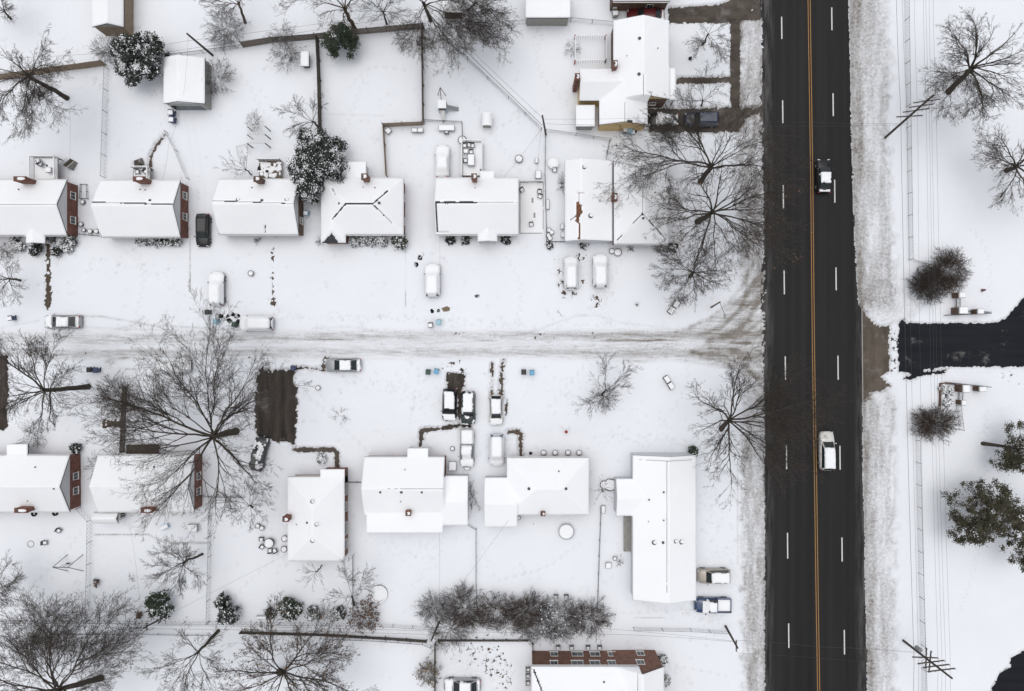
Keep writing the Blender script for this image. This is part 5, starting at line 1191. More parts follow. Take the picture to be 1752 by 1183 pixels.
# ------------------------------------------------------------------ poles, lamp and overhead lines
def pole(label, base, top, h, arms=(), r=.16, extra=None, name='utility_pole', mat='wood_dark'):
    B = W(*base); Tp = W(top[0], top[1], h); root = thing(name, label, 'pole', B)
    b = MB(); b.tube(B, Tp, r, r*.7, 10); b.build('post', M[mat], root, B, smooth=False)
    for fr, L, an in arms:
        c = [B[i]+(Tp[i]-B[i])*fr for i in range(3)]; b = MB(); b.rbox(c[0], c[1], c[2]-.06, L, .12, c[2]+.06, R(an)); ao = b.build('crossarm', M[mat], root, B)
        for s in (-.48, -.25, .25, .48):
            x, y = c[0]+math.cos(R(an))*L*s, c[1]+math.sin(R(an))*L*s
            b = MB(); b.cyl(x, y, c[2]+.06, c[2]+.24, .045, .06, 8); b.build('insulator', M['metal'], ao, B)
    return root, B, Tp
pole('tall wooden power pole with four crossarms beside the upper fence stretch', (1512, 238), (1597, 163), 11.5, [(.55, 3.2, 3), (.68, 3.2, 8), (.78, 3.0, 8), (.88, 3.2, 8)])
p2, B2, T2 = pole('tall wooden power pole with a grey transformer near the bottom right', (1545, 1096), (1629, 1161), 11, [(.48, 3.2, -2), (.60, 3.3, 7), (.70, 3.2, 7), (.80, 3.3, 7), (.50, 2.6, 88), (.58, 2.6, 84)])
c_ = [B2[i]+(T2[i]-B2[i])*.32 for i in range(3)]; b = MB(); b.cyl(c_[0]+.1, c_[1]+.38, c_[2]-.4, c_[2]+.5, .28, n=14); b.build('transformer', M['metal'], p2, B2)
pole('leaning wooden pole above the white roofed garage', (364, 95), (320, 58), 7.5, [])
pole('leaning wooden pole at the bottom beside the main road', (1241, 1071), (1262, 1109), 6.5, [(.9, 1.4, 90)])
pole('wooden pole where the slanting chain link fence ends', (934, 231), (928, 198), 7.5, [], .14)
pole('vine clad lane pole at the lower left', (284, 1055), (245, 1075), 6, [(.85, .9, 90)], .13)
pole('dark lane pole in the bottom thicket', (752, 1063), (738, 1096), 6.5, [], .15)
pole('thin leaning pole at the top behind the square yard', (735, 35), (722, 3), 6, [], .11)
Bq = W(1217, 526); Tq = W(1232, 517, 6); Lq = W(1241, 541, 5.9)
sp = thing('street_lamp', 'wooden street lamp post with a long thin arm at the side street mouth', 'street lamp', Bq)
b = MB(); b.tube(Bq, Tq, .13, .09, 8); b.build('post', M['wood'], sp, Bq)
b = MB(); b.tube((Tq[0], Tq[1], 5.8), Lq, .035, .03, 6); b.build('arm', M['darkmetal'], sp, Bq)
b = MB(); b.rbox(Lq[0], Lq[1], 5.75, .3, .55, 5.95, 0, .04); b.build('lamp_head', M['metal'], sp, Bq)
def cable(label, pts, r=.014, sag=.25, group='overhead lines'):
    P = [W(*p) for p in pts]; b = MB()
    for a, c in zip(P[:-1], P[1:]):
        n = 10; prev = a
        for i in range(1, n+1):
            t = i/n; q = (a[0]+(c[0]-a[0])*t, a[1]+(c[1]-a[1])*t, a[2]+(c[2]-a[2])*t-sag*4*t*(1-t)); b.tube(prev, q, r, n=4); prev = q
    return tag(b.build('overhead_line', M['darkmetal'], None, P[0]), label, 'cable', group)
NO = ['first', 'second', 'third', 'fourth', 'fifth', 'sixth', 'seventh', 'eighth']
for i, (xt, x1, x2, xb, z) in enumerate([(1531, 1541, 1564, 1566, 6.5), (1540, 1552, 1572, 1576, 7.5), (1563, 1570, 1584, 1588, 8), (1579, 1585, 1605, 1608, 8.5), (1583, 1590, 1612, 1616, 9), (1590, 1594, 1618, 1624, 9.5), (1596, 1602, 1626, 1632, 10)]):
    cable('%s from the west of the parallel wires crossing the black entrance road' % NO[i], [(xt, -150, z), (x1, 190+i*0, z), (x2, 1135, z), (xb, 1330, z)], .022 if i == 0 else .012)
cable('upper wire across the main road near the black car with the white roof', [(1330, 208, 9), (1555, 212, 8.5)], .012); cable('lower wire across the main road near the black car with the white roof', [(1300, 216, 9), (1548, 214, 7.5)], .012)
cable('long wire crossing the lower end of the main road', [(1262, 1096, 6), (1400, 1107, 7), (1570, 1117, 7)], .014)
cable('wire below the long lower road wire', [(1262, 1118, 6), (1480, 1133, 7)], .010)
cable('wire over the bottom thicket to the leaning street pole', [(738, 1082, 6), (1060, 1086, 6), (1262, 1099, 6.2)], .014)
cable('wire from the leaning street pole up to the thicket', [(1000, 1073, 6), (1262, 1098, 6.3)], .012)
cable('upper lane wire at the bottom left', [(-20, 1063, 6), (245, 1070, 5.8), (738, 1080, 6)], .016); cable('lower lane wire at the bottom left', [(-20, 1070, 5), (245, 1076, 5.4), (738, 1086, 5.6)], .014)
cable('thick bundled wire slanting to the fence end pole', [(725, 15, 6), (928, 215, 6.2)], .028); cable('thin wire above the bundled slanting one', [(728, 10, 6), (928, 202, 7)], .014)
cable('wire from the fence end pole to the yellow garage', [(928, 212, 7), (1085, 214, 5), (1300, 214, 8)], .014); cable('wire above the yellow garage shed roof', [(928, 204, 7), (1108, 202, 5)], .010)
cable('upper wire across the top left gardens', [(-20, 100, 6), (160, 92, 6), (322, 70, 7), (722, 15, 6)], .014); cable('lower wire across the top left gardens', [(150, 106, 5), (322, 84, 6.4), (722, 22, 6)], .014)
cable('service wire from the garage pole to the second bungalow', [(322, 62, 7.2), (312, 176, 3), (288, 250, 2.9), (278, 308, 3)], .010)
cable('service wire slanting to the small porch extension', [(932, 214, 6), (862, 304, 3)], .010); cable('service wire over the bungalow patio yard', [(926, 220, 6), (918, 300, 3)], .009)
cable('service wire from the lane pole to the end-on house', [(250, 1072, 5.6), (492, 948, 3)], .009); cable('service wire from the lane pole to the tree covered house', [(243, 1070, 5.6), (222, 895, 2.8)], .009)
cable('wire down the left of the upper left gardens', [(119, 172, 3), (117, 310, 3)], .010); cable('wire falling from the thicket to the broad house', [(752, 1060, 5), (752, 912, 3)], .009)
cable('wire falling from the thicket to the hip roofed lower house', [(745, 1062, 5), (872, 888, 3)], .009)
# ------------------------------------------------------------------ bins, bags, garden things
def bin_(label, px, py, mat, ang=0, snow=False, lid=None, s=1.0):
    x, y, _ = W(px, py, .5); r = thing('wheelie_bin', label, 'bin', (x, y, .05), R(ang), 'wheelie bins')
    w_ = .60*s; b = MB(); b.hexa([(-w_*.36, -w_*.36, .05), (w_*.36, -w_*.36, .05), (w_*.36, w_*.36, .05), (-w_*.36, w_*.36, .05)], [(-w_*.5, -w_*.48, 1), (w_*.5, -w_*.48, 1), (w_*.5, w_*.5, 1), (-w_*.5, w_*.5, 1)]); b.build('body', M[mat], r, bevel=.02)
    b = MB(); b.hexa([(-w_*.55, -w_*.55, 1.0), (w_*.55, -w_*.55, 1.0), (w_*.55, w_*.55, 1.0), (-w_*.55, w_*.55, 1.0)], [(-w_*.42, -w_*.45, 1.09), (w_*.42, -w_*.45, 1.09), (w_*.42, w_*.42, 1.07), (-w_*.42, w_*.42, 1.07)]); b.build('lid', M[lid or mat], r, bevel=.02)
    b = MB(); b.tube((-w_*.4, w_*.62, .98), (w_*.4, w_*.62, .98), .02); b.build('handle', M['black'], r)
    for s_ in (-1, 1): b = MB(); b.tube((s_*w_*.30, w_*.45, .14), (s_*w_*.42, w_*.45, .14), .13, n=12); b.build('wheel', M['rubber'], r)
    if snow: b = MB(); b.rbox(0, -.02, 1.075, w_*.95, w_*.85, 1.17, 0, .06); b.build('snow_cap', M['snow'], r, bevel=.03)
    return r
bin_('pale blue bin on the upper kerb beside black trash bags', 371, 551, 'bin_lblue', 5); bin_('dark green bin right of the pale blue one by the trash bags', 403, 556, 'bin_green', -12)
bin_('flat black bin alone above the trash bags', 357, 535, 'black', 5)
bin_('snow capped dark bin left of a pale blue one at the middle driveway', 737, 557, 'black', 2, True); bin_('pale blue bin at the foot of the middle driveway', 751, 552, 'bin_lblue', 8)
bin_('green bin left of a blue one below the street', 733, 637, 'bin_green'); bin_('bright blue bin right of the green one below the street', 747, 636, 'bin_blue', -10)
bin_('black bin left of a bright blue one, below the street right', 896, 637, 'black'); bin_('bright blue bin right of the black one, below the street right', 910, 638, 'bin_blue', 3)
bin_('navy bin by the top right corner of the dark driveway', 503, 630, 'bin_navy', 0); bin_('dark blue bin right of the left leaning trunk', 167, 634, 'bin_navy', 0); bin_('black bin beside the dark blue one near the left trunk', 156, 633, 'black')
bin_('snowy bin with a dark blue side at the left edge by the street', 22, 545, 'bin_navy', 10, True)
bin_('upper snow capped bin below the white roofed garage', 295, 195, 'bin_navy', 0, True, s=1.2); bin_('lower snow capped bin below the white roofed garage', 296, 207, 'bin_navy', 0, True, s=1.2)
bin_('snow dusted grey bin under the yellow gable', 1069, 225, 'siding_grey', 0, True); bin_('light blue bin under the yellow gable', 1077, 225, 'bin_lblue')
bin_('upper snowy bin left of the dark red car', 1051, 15, 'siding_grey', 0, True); bin_('lower snowy bin left of the dark red car', 1052, 26, 'siding_grey', 5, True, s=1.2)
bin_('pale blue bin between the deck bungalow and the hip roofed house', 525, 366, 'bin_lblue', 0, True)
rg = random.Random(5)
def bag(label, px, py, r=.28, name='trash_bag', mat='bagblack', cat='trash bag', h=.45, rx=1.0):
    x, y, _ = W(px, py, .2); b = MB(); b.blob(0, 0, 0, r*rx, r, h, rg, .30, 9, 5); b.tube((0, 0, h*.9), (.03, .02, h*1.25), .03, .06, 6)
    return tag(b.build(name, M[mat], None, (0, 0, 0), (x, y, .05), smooth=True), label, cat)
for x, y, lb in [(378, 541, 'leftmost black trash bag above the pale blue bin'), (389, 541, 'upper middle black trash bag by the green bin'), (398, 538, 'small black trash bag at the top of its heap'), (405, 541, 'right black trash bag beside the snowy minivan'), (407, 550, 'black trash bag against the front of the snowy minivan'), (392, 549, 'black trash bag half under snow between the two bins'),
                 (739, 532, 'left black bag above the snow capped dark bin'), (750, 532, 'right black bag above the pale blue driveway bin'), (718, 441, 'small dark bag in the middle of the trampled driveway'), (712, 453, 'black bag left of the snow buried suv'), (816, 507, 'tiny dark object alone on the lawn'), (908, 776, 'black bundle by the door of the hip roofed lower house'), (1087, 224, 'black bag under the right of the yellow gable')]:
    bag(lb, x, y, rg.uniform(.20, .34), rx=rg.uniform(.8, 1.35), mat='bagblack', h=rg.uniform(.25, .4))
bag('snow dusted sack above the two black driveway objects', 720, 434, .34, 'sack', 'snow', 'sack', .3, 1.4); bag('brown heap of leaves near the middle driveway bins', 763, 529, .4, 'leaf_heap', 'leaf_tan', 'leaf heap', .18, 1.6)
def planter(label, px, py, r=.35, h=.4, name='plant_pot', mat='darkmetal', cat='plant pot', grp='garden pots'):
    x, y, _ = W(px, py, h); t = thing(name, label, cat, (x, y, .03), 0, grp); b = MB(); b.cyl(0, 0, 0, h, r*.8, r, 16); b.ring(0, 0, h, r, .03, 16); b.build('pot', M[mat], t)
    b = MB(); b.blob(0, 0, h-.02, r*.93, r*.93, .16, rg, .06, 14, 5); b.build('snow_cap', M['snow'], t, smooth=True); return t
for x, y, r_, lb in [(141, 346, .3, 'round snowy pot below the small wire pen'), (138, 384, .3, 'round snowy pot by the brick wall'), (143, 394, .25, 'small pot in the corner below the brick wall'), (154, 396, .3, 'middle pot of the row between the two upper left bungalows'), (165, 396, .3, 'right pot of the row between the two upper left bungalows'),
                     (429, 468, .35, 'round snowy ring on the lawn of the railed deck bungalow'), (544, 664, .3, 'small round pot on the front lawn right of the dark driveway'), (930, 775, .35, 'first snowy pot along the front of the hip roofed lower house'), (950, 775, .35, 'second snowy pot along the front of the hip roofed lower house'), (972, 775, .35, 'third snowy pot along the front of the hip roofed lower house'), (991, 775, .35, 'fourth snowy pot along the front of the hip roofed lower house'),
                     (1057, 432, .5, 'tyre like planter with a snowy middle in front of the corner house'), (1047, 430, .35, 'white round pot left of the tyre planter'), (1151, 424, .6, 'big round planter at the corner of the corner house'), (774, 768, .28, 'dark round pot beside the path to the pickup'), (441, 900, .3, 'left of two round pots by the lower house chimney'), (448, 904, .3, 'right of two round pots by the lower house chimney'),
                     (487, 922, .4, 'upper snowy stool beside the end-on house'), (486, 940, .4, 'lower snowy stool beside the end-on house'), (887, 886, .3, 'round tub against the back of the hip roofed lower house'), (1034, 830, .55, 'big round tub by the wire fence near the longest house'), (1044, 830, .8, 'large snowy fountain basin left of the longest house'), (1052, 956, .25, 'small white pot near the dead stalks'), (888, 272, .5, 'snowy triangular fire pit in the patio yard'),
                     (939, 394, .3, 'upper left round snowy seat in the wire corner'), (944, 398, .3, 'upper right round snowy seat in the wire corner'), (938, 403, .3, 'middle round snowy seat in the wire corner'), (941, 408, .3, 'lowest round snowy seat in the wire corner'), (791, 240, .55, 'white domed pot at the corner of the slatted deck'), (796, 299, .4, 'snowy pot at the foot of the slatted deck')]:
    planter(lb, x, y, r_)
def table(label, px, py, w_, d, h=.72, ang=0, name='garden_table', mat='darkmetal', z=0, cat='table'):
    x, y, _ = W(px, py, h+z); t = thing(name, label, cat, (x, y, z), R(ang)); b = MB(); b.box(-w_/2, -d/2, h-.04, w_/2, d/2, h); b.build('tabletop', M[mat], t)
    for sx in (-1, 1):
        for sy in (-1, 1): b = MB(); b.box(sx*(w_/2-.08)-.025, sy*(d/2-.08)-.025, 0, sx*(w_/2-.08)+.025, sy*(d/2-.08)+.025, h-.04); b.build('leg', M[mat], t)
    b = MB(); b.box(-w_/2+.02, -d/2+.02, h+.001, w_/2-.02, d/2-.02, h+.13, .05); b.build('snow_cover', M['snow'], t, bevel=.03); return t
chair_proto = None
def chair(label, px, py, ang=0, z=0):
    global chair_proto
    x, y, _ = W(px, py, .5+z)
    if chair_proto is None:
        t = thing('garden_chair', label, 'chair', (0, 0, 0), 0, 'snowy garden chairs'); b = MB(); b.box(-.27, -.27, .40, .27, .27, .44); b.build('seat', M['darkmetal'], t)
        b = MB(); b.box(-.27, .24, .44, .27, .28, .9); b.build('backrest', M['darkmetal'], t)
        for sx in (-.25, .25):
            for sy in (-.25, .25): b = MB(); b.box(sx-.02, sy-.02, 0, sx+.02, sy+.02, .4); b.build('leg', M['darkmetal'], t)
            b = MB(); b.box(sx-.03, -.25, .6, sx+.03, .25, .63); b.build('armrest', M['darkmetal'], t)
        b = MB(); b.box(-.23, -.25, .441, .23, .22, .56, .04); b.build('snow_cover', M['snow'], t, bevel=.03); chair_proto = t
        t.location = (x, y, z); t.rotation_euler = (0, 0, R(ang)); return t
    return dup(chair_proto, (x, y, z), R(ang), label)
table('white square table on the leftmost railed deck', 83, 291, .75, .7, .7, 0, z=1.35)
chair('chair in the corner of the leftmost railed deck', 66, 277, 200, 1.35); chair('dark chair beside the corner one on the leftmost deck', 69, 281, 150, 1.35)
chair('left snowy chair on the small deck behind the hedge fronted bungalow', 235, 294, 0, .9); chair('turned snowy chair on the small deck behind the hedge fronted bungalow', 249, 294, 45, .9)
table('long snowy dining table on the slatted deck', 806, 274, .9, 1.5, z=.85)
for i, (x, y, a, lb) in enumerate([(795, 249, 0, 'left chair of the row at the top of the slatted deck'), (803, 248, 0, 'middle chair of the row at the top of the slatted deck'), (808, 249, 0, 'right chair of the row at the top of the slatted deck'), (796, 275, 90, 'chair left of the long dining table'), (806, 260, 0, 'chair at the head of the long dining table')]): chair(lb, x, y, a, .85)
table('snowy serving cart left of the chairs on the slatted deck', 797, 259, .6, .55, .8, z=.85)
table('snow topped bench box right of the patio yard', 921, 299, .75, 1.1, .9); table('snowy white table below the triangular fire pit', 918, 275, .4, .7, .5)
for x, y, a, lb in [(893, 325, 30, 'tilted chair at the upper left of the side patio'), (923, 328, 0, 'upper chair at the right of the side patio'), (924, 336, -20, 'lower chair at the right of the side patio'), (909, 384, 10, 'small chair alone at the lower side patio'), (949, 291, 0, 'chair below the round white table')]: chair(lb, x, y, a)
planter('round white table with a dark centre left of the rusty ridged house', 947, 279, .75, .7, 'round_table', 'trim', 'table', 'garden furniture')
table('narrow snow topped bench left of the rusty ridged house', 937, 350, .45, 1.3, .45); table('upper white box below the rusty ridged house side', 962, 388, .5, .7, .6); table('lower white box below the rusty ridged house side', 963, 402, .5, .7, .6)
planter('round snowy table among the stools by the end-on house', 460, 930, .65, .7, 'round_table', 'darkmetal', 'table', 'garden furniture')
for x, y, a, lb in [(447, 923, 0, 'upper left chair at the round snowy table'), (448, 936, 60, 'lower left chair at the round snowy table'), (462, 943, 180, 'bottom chair at the round snowy table'), (470, 943, 200, 'lower right chair at the round snowy table')]: chair(lb, x, y, a)
for x, a, lb in [(974, 0, 'first armchair from the left facing the red brick building'), (979.0, 0, ''), (999, 0, 'wide armchair second from the left facing the red brick building'), (1006, 0, 'third armchair from the left facing the red brick building'), (1026, 0, 'fourth armchair from the left facing the red brick building')]:
    if lb: chair(lb, {974: 955, 999: 978, 1006: 1006, 1026: 1026}[x], 1108, 0)
for y, lb in [(1146, 'upper chair against the side of the red brick building'), (1157, 'middle chair against the side of the red brick building'), (1169, 'lower chair against the side of the red brick building')]: chair(lb, 903, y, 90)
chair('left dark chair on the wire tray above the bottom thicket', 951, 1021, 0); chair('right dark chair on the wire tray above the bottom thicket', 969, 1021, 0)
table('small white square table left of the longest house', 1041, 968, .75, .75, .5); table('snow topped bench by the sapling and fence', 1032, 872, .55, 1.0, .5)
table('snowy storage chest left below the tan board fence', 709, 223, .75, .55, .7); table('snowy storage chest right below the tan board fence', 719, 223, .75, .55, .7, 3); table('tilted snowy crate in the tan fence corner', 664, 224, .7, .7, .5, 45)
table('long snowy picnic set below the low wire fence', 764, 219, 2.1, .8, .7); chair('chair below the long snowy picnic set', 764, 226, 180)
table('snowy workbench beside the porch of the leftmost lower bungalow', 774, 798, 1.0, 1.2, 1.0); table('snow topped box at the nose of the snow filled pickup', 799, 802, .7, .4, .6)
table('playful cluttered table with an ochre toy behind the tree covered house', 329, 904, 1.3, 1.0, .7); bag('ochre toy truck on the cluttered table', 328, 905, .3, 'toy_truck', 'ochre', 'toy', .25, 1.3)['kind'] = 'thing'
table('blue edged folding chair set under the tree behind the covered house', 281, 902, 1.1, .6, .6, 25, mat='bin_blue')
chair('chair on the wide lower left lawn', 76, 929, 90); chair('dark chair above the single one on the lower left lawn', 100, 908, 60)
table('low garden bench in front of the lane fence', 447, 1057, 1.4, .4, .45, 0)
# trampoline, pools
def trampoline(label, px, py, r, h, name, cat, rim='darkmetal'):
    x, y, _ = W(px, py, h); t = thing(name, label, cat, (x, y, .03)); b = MB(); b.ring(0, 0, h, r, .035, 36); b.build('rim', M[rim], t)
    for i in range(6): a = i*math.pi/3; b = MB(); b.tube((r*math.cos(a), r*math.sin(a), 0), (r*math.cos(a), r*math.sin(a), h), .03); b.build('leg', M[rim], t)
    b = MB(); b.cyl(0, 0, h-.02, h+.06, r-.06, r-.14, 36); b.build('snow_cover', M['snow'], t); return t
trampoline('round snow covered trampoline behind the hip roofed lower house', 969, 910, 1.0, .7, 'trampoline', 'trampoline', 'metal')
x, y, _ = W(648, 1017, .3); t = thing('paddling_pool', 'collapsed snowy paddling pool ring in the lower middle yard', 'pool', (x, y, .05)); b = MB(); b.ring(0, 0, .16, 1.08, .12, 30, .13); b.build('rim', M['metal'], t); b = MB(); b.cyl(0, 0, 0, .12, 1.0, 1.0, 30); b.build('liner', M['snow'], t); b = MB(); b.ring(0, 0, .3, 1.06, .10, 30, .03); b.build('snow_cover', M['snow'], t)
x, y, _ = W(53, 931, .1); b = MB(); b.ring(0, 0, .05, .42, .04, 22); tag(b.build('hoop', M['metal'], None, (0, 0, 0), (x, y, .08)), 'faint round hoop on the lower left lawn', 'hoop')
for px_, py_, lb in ((95, 878, 'black tyre behind the lower left bungalow'), (59, 879, 'half hidden black tyre left of the other one')):
    x, y, _ = W(px_, py_, .1); b = MB(); b.ring(0, 0, .12, .27, .10, 20, .10); tag(b.build('tyre', M['rubber'], None, (0, 0, 0), (x, y, .06), smooth=False), lb, 'tyre')
# swing frame
og = W(105, 970); t = thing('swing_frame', 'dark metal swing frame on the lower left lawn', 'swing set', og)
L_, R_ = W(90, 971, 2.1), W(116, 971, 2.1); b = MB(); b.tube(L_, R_, .05); b.build('top_bar', M['darkmetal'], t, og)
for c, k in ((L_, 1), (R_, 1)):
    for dy in (-1, 1): b = MB(); b.tube(c, (c[0]+(.75 if c is L_ else .85), c[1]+dy*1.15, 0), .045); b.build('leg', M['darkmetal'], t, og)
b = MB(); b.tube(((L_[0]+R_[0])/2-.2, L_[1], 2.1), ((L_[0]+R_[0])/2-.2, L_[1], .5), .02); b.tube(((L_[0]+R_[0])/2+.2, L_[1], 2.1), ((L_[0]+R_[0])/2+.2, L_[1], .5), .02); b.rbox((L_[0]+R_[0])/2, L_[1], .45, .45, .2, .5); b.build('swing', M['darkmetal'], t, og)
# playset
og = W(757, 178); t = thing('playset', 'snowy playset with slide and swing beam in the yard by the slanting fence', 'playset', og)
a, c = W(753, 150, 2.0), W(755, 172, 2.0); b = MB(); b.tube(a, c, .05); b.build('swing_beam', M['wood'], t, og)
for dx in (-.5, .6): b = MB(); b.tube(a, (a[0]+dx, a[1]-.4, 0), .04); b.build('leg', M['wood_dark'], t, og)
b = MB(); b.rbox(c[0]+.1, c[1]-.5, 1.2, 1.1, 1.1, 1.3); b.build('platform', M['wood'], t, og)
for sx in (-.5, .5):
    for sy in (-.5, .5): b = MB(); b.box(c[0]+.1+sx-.04, c[1]-.5+sy-.04, 0, c[0]+.1+sx+.04, c[1]-.5+sy+.04, 2.1); b.build('post', M['bin_lblue'], t, og)
b = MB(); b.rbox(c[0]+.1, c[1]-.5, 2.1, 1.1, 1.1, 2.2, 0, .3); b.build('roof', M['snow'], t, og)
b = MB(); b.hexa([(c[0]+.6, c[1]-.8, 1.15), (c[0]+2.1, c[1]-.8, .1), (c[0]+2.1, c[1]-.3, .1), (c[0]+.6, c[1]-.3, 1.15)], [(c[0]+.6, c[1]-.8, 1.25), (c[0]+2.1, c[1]-.8, .2), (c[0]+2.1, c[1]-.3, .2), (c[0]+.6, c[1]-.3, 1.25)]); b.build('slide', M['metal'], t, og)
b = MB(); b.hexa([(c[0]-.1, c[1]-2.2, .1), (c[0]+.35, c[1]-2.2, .1), (c[0]+.35, c[1]-1.05, 1.15), (c[0]-.1, c[1]-1.05, 1.15)], [(c[0]-.1, c[1]-2.2, .2), (c[0]+.35, c[1]-2.2, .2), (c[0]+.35, c[1]-1.05, 1.25), (c[0]-.1, c[1]-1.05, 1.25)]); b.build('ladder', M['trim'], t, og)
# arched hen house like shelter
og = W(833, 206); t = thing('play_shelter', 'small arched snowy shelter standing alone in the yard with the slanting fence', 'shelter', og)
a, c = W(825, 216, 1.2), W(841, 194, 1.2); b = MB(); b.box(a[0]+.1, a[1]+.1, 0, c[0]-.1, c[1]-.1, 1.15); b.build('wall', M['siding_grey'], t, og)
b = MB(); n = 10
for i in range(n):
    t0, t1 = math.pi*i/n, math.pi*(i+1)/n; xm = (a[0]+c[0])/2; hw_ = (c[0]-a[0])/2
    f = lambda q, y_, e=0: (xm-(hw_+e)*math.cos(q), y_, 1.0+(.55+e)*math.sin(q)); b.face([f(t0, a[1]), f(t0, c[1]), f(t1, c[1]), f(t1, a[1])]); b.face([f(t0, a[1], .1), f(t1, a[1], .1), f(t1, c[1], .1), f(t0, c[1], .1)])
b.build('roof', M['snow'], t, og, smooth=True)
# square pergola frame in the yard of the yellow house
og = W(1010, 82); t = thing('play_enclosure', 'square white railed frame with red posts in the yard of the yellow house', 'play frame', og)
cs = [W(984, 104, 1.2), W(1037, 102, 1.2), W(1037, 61, 1.2), W(984, 61, 1.2)]
for c in cs: b = MB(); b.box(c[0]-.07, c[1]-.07, 0, c[0]+.07, c[1]+.07, 1.3); b.build('post', M['red'] if c is not cs[1] else M['darkmetal'], t, og)
for i in range(4):
    p, q = cs[i], cs[(i+1) % 4]; b = MB(); an = math.atan2(q[1]-p[1], q[0]-p[0]); L0 = math.hypot(q[0]-p[0], q[1]-p[1]); b.rbox((p[0]+q[0])/2, (p[1]+q[1])/2, 1.15, L0-.16, .07, 1.2, an)
    for k in range(int(L0/.3)): f = (k+.5)/int(L0/.3); b.rbox(p[0]+(q[0]-p[0])*f, p[1]+(q[1]-p[1])*f, .15, .04, .03, 1.15, an)
    b.build('rail', M['metal'], t, og); b = MB(); b.rbox((p[0]+q[0])/2, (p[1]+q[1])/2, 1.201, L0-.16, .10, 1.27, an); b.build('rail_snow', M['snow'], t, og)
# pergola
og = W(438, 235); t = thing('pergola', 'white pergola grid with slanted posts behind the cluttered deck', 'pergola', og)
for yy in (216, 230, 245):
    a, c = W(422, yy, 2.3), W(453, yy, 2.3); b = MB(); b.tube(a, c, .06, n=4); b.build('beam', M['trim'], t, og)
    for c_ in (a, c): b = MB(); b.box(c_[0]-.05, c_[1]-.05, 0, c_[0]+.05, c_[1]+.05, 2.2); b.build('post', M['wood_dark'], t, og)
b = MB()
for i in range(11): x = 423+i*2.9; b.tube(W(x, 215, 2.37), W(x, 246, 2.37), .025, n=4)
b.build('slats', M['trim'], t, og)
og = W(412, 258); t = thing('wire_pen', 'small bent wire pen left of the white pergola', 'pen', og)
for (p, q) in (((404, 251), (424, 246)), ((404, 251), (408, 270)), ((424, 246), (424, 262))):
    a, c = W(p[0], p[1], .9), W(q[0], q[1], .9); b = MB(); b.tube(a, c, .02, n=4)
    for k in range(6): f = k/5; x, y = a[0]+(c[0]-a[0])*f, a[1]+(c[1]-a[1])*f; b.tube((x, y, 0), (x, y, .9), .015, n=4)
    b.build('panel', M['metal'], t, og)
bag('black tarp heap on the cluttered deck', 447, 291, .5, 'tarp_heap', 'black', 'tarp', 1.1, .9); bag('dark clutter on the right of the cluttered deck', 460, 296, .35, 'tarp_heap', 'wood_dark', 'tarp', 1.1, 1.0)
# dog-house like lean-to next to the dark fence
building('shed', 'tiny snow topped kennel left of the dark fence', [(514, 88, 529, 114, 'flat', 1.2, 1.2, 'wood_dark')], cat='kennel')
# yard ornament, entrance walls
og = W(968, 738); t = thing('yard_ornament', 'small red and white ornament with spread arms on the lawn', 'ornament', og)
b = MB(); b.cyl(og[0], og[1], 0, .8, .12, .06, 10); b.build('stem', M['trim'], t, og); b = MB(); b.blob(og[0], og[1], .75, .22, .22, .25, rg, .05); b.build('body', M['red'], t, og)
for dx, dy in ((-.7, .75), (.55, .65), (.1, -.5)): b = MB(); b.tube((og[0], og[1], .7), (og[0]+dx, og[1]+dy, .5), .04, .03); b.build('arm', M['trim'], t, og)
for lb, px_, py_, an in (('low snow capped entrance marker above the side street mouth', 1153, 526, 52), ('low snow capped entrance marker below the side street mouth', 1145, 655, -58)):
    x, y, _ = W(px_, py_, .6); t = thing('entrance_marker', lb, 'marker', (x, y, .02), R(an)); b = MB(); b.box(-.95, -.33, 0, -.04, .33, .6); b.box(.04, -.33, 0, .95, .33, .6); b.build('base', M['wood_dark'], t)
    for s in (-1, 1): b = MB(); b.rbox(s*.5, 0, .602, .88, .62, .74, 0, .06); b.build('snow_cap', M['snow'], t, bevel=.03)
def pillar(label, x0, y0, x1, y1, h=1.7):
    a = W(x0, y1); c = W(x1, y0); og = (a[0], a[1], 0); t = thing('brick_pillar', label, 'pillar', og, 0, 'brick entrance pillars'); b = MB(); b.box(a[0], a[1], 0, c[0], c[1], h-.12); b.build('shaft', M['brick_brown'], t, og)
    b = MB(); b.box(a[0]-.05, a[1]-.05, h-.12, c[0]+.05, c[1]+.05, h); b.build('cap', M['siding_grey'], t, og); b = MB(); b.box(a[0]-.02, a[1]-.02, h, c[0]+.02, c[1]+.02, h+.15, .05); b.build('snow_cap', M['snow'], t, og, bevel=.04)
pillar('upper brick pillar against the round shrub', 1628, 502, 1638, 511, 1.6); pillar('large corner brick pillar above the entrance road', 1626, 527, 1640, 538, 1.9); pillar('right brick pillar with dark bars above the entrance road', 1660, 530, 1670, 538, 1.5)
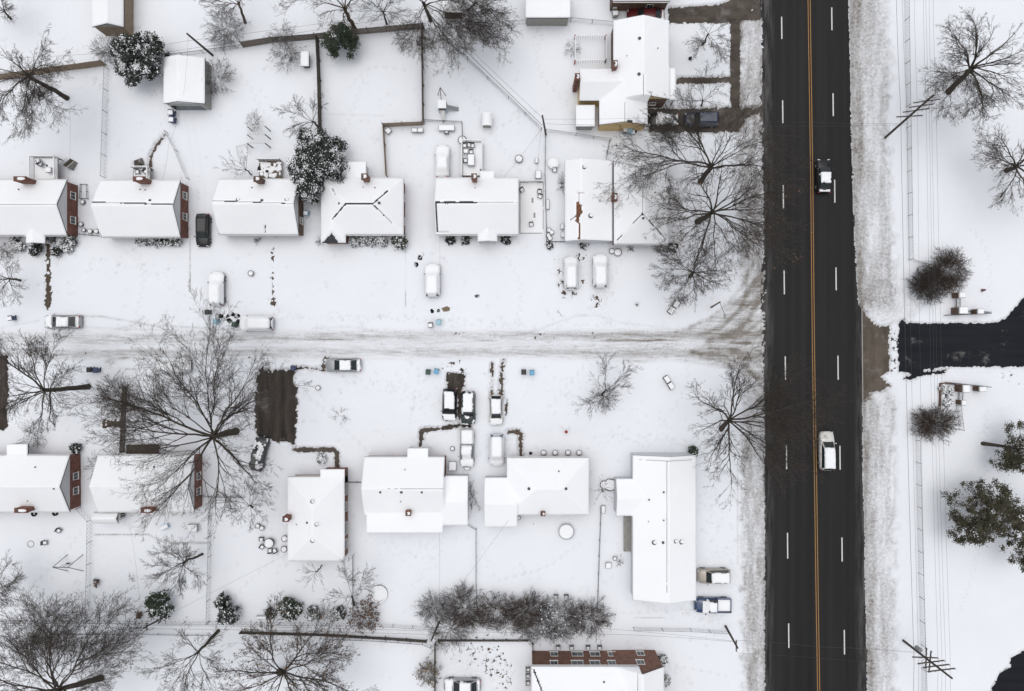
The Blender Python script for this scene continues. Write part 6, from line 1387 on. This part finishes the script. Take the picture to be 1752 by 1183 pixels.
pillar('large corner brick pillar below the entrance road', 1632, 658, 1643, 670, 1.9); pillar('right brick pillar below the entrance road', 1663, 661, 1674, 669, 1.5); pillar('lower small brick pillar by the lower round shrub', 1634, 684, 1641, 692, 1.4)
def bars(label, pts, h, n=5):
    P = [W(*p) for p in pts]; t = thing('metal_railing', label, 'railing', P[0]); b = MB()
    for a, c in zip(P[:-1], P[1:]):
        for z in (.4, h): b.tube((a[0], a[1], z), (c[0], c[1], z), .045, n=5)
    b.build('rail', M['darkmetal'], t, P[0])
    b = MB(); a, c = P[0], P[-1]; L = math.hypot(c[0]-a[0], c[1]-a[1]); k = int(L/.16)
    for i in range(k+1): f = i/k; b.tube((a[0]+(c[0]-a[0])*f, a[1]+(c[1]-a[1])*f, 0), (a[0]+(c[0]-a[0])*f, a[1]+(c[1]-a[1])*f, h), .02, n=4)
    b.build('bars', M['darkmetal'], t, P[0])
bars('long dark railing along the upper side of the entrance road', [(1613, 540), (1688, 537)], 1.0); bars('dark railing joining the two upper pillars', [(1633, 512), (1633, 527)], 1.2); bars('dark bar railing right of the upper pillars', [(1640, 532), (1690, 535)], .8)
bars('long dark railing along the lower side of the entrance road', [(1614, 654), (1688, 662)], 1.0); bars('dark railing joining the two lower pillars', [(1638, 671), (1637, 684)], 1.2)
wire_fence([(1635, 694), (1640, 735)], 1.2, 'short ladder-like fence right of the lower round shrub', .25, 3)
b = MB(); 
for p, q in (((1607, 656), (1606, 695)), ((1607, 656), (1632, 657))):
    a, c = W(*p), W(*q); b.rbox((a[0]+c[0])/2, (a[1]+c[1])/2, 0, math.hypot(c[0]-a[0], c[1]-a[1]), .15, .45, math.atan2(c[1]-a[1], c[0]-a[0]))
tag(b.build('planter_wall', M['brick_brown'], None, W(1607, 656)), 'low wall around the flower bed below the entrance road', 'wall')
bag('small dark red hydrant top alone on the right lawn', 1681, 497, .2, 'fire_hydrant', 'paint_red', 'hydrant', .7)
bag('black heater dish on the small square lawn by the pavement', 1181, 100, .25, 'garden_light', 'black', 'garden light', .5)
table('black air conditioner box right of the yellow gable', 1083, 226, .6, .6, .7, name='air_conditioner', mat='black', cat='air conditioner')
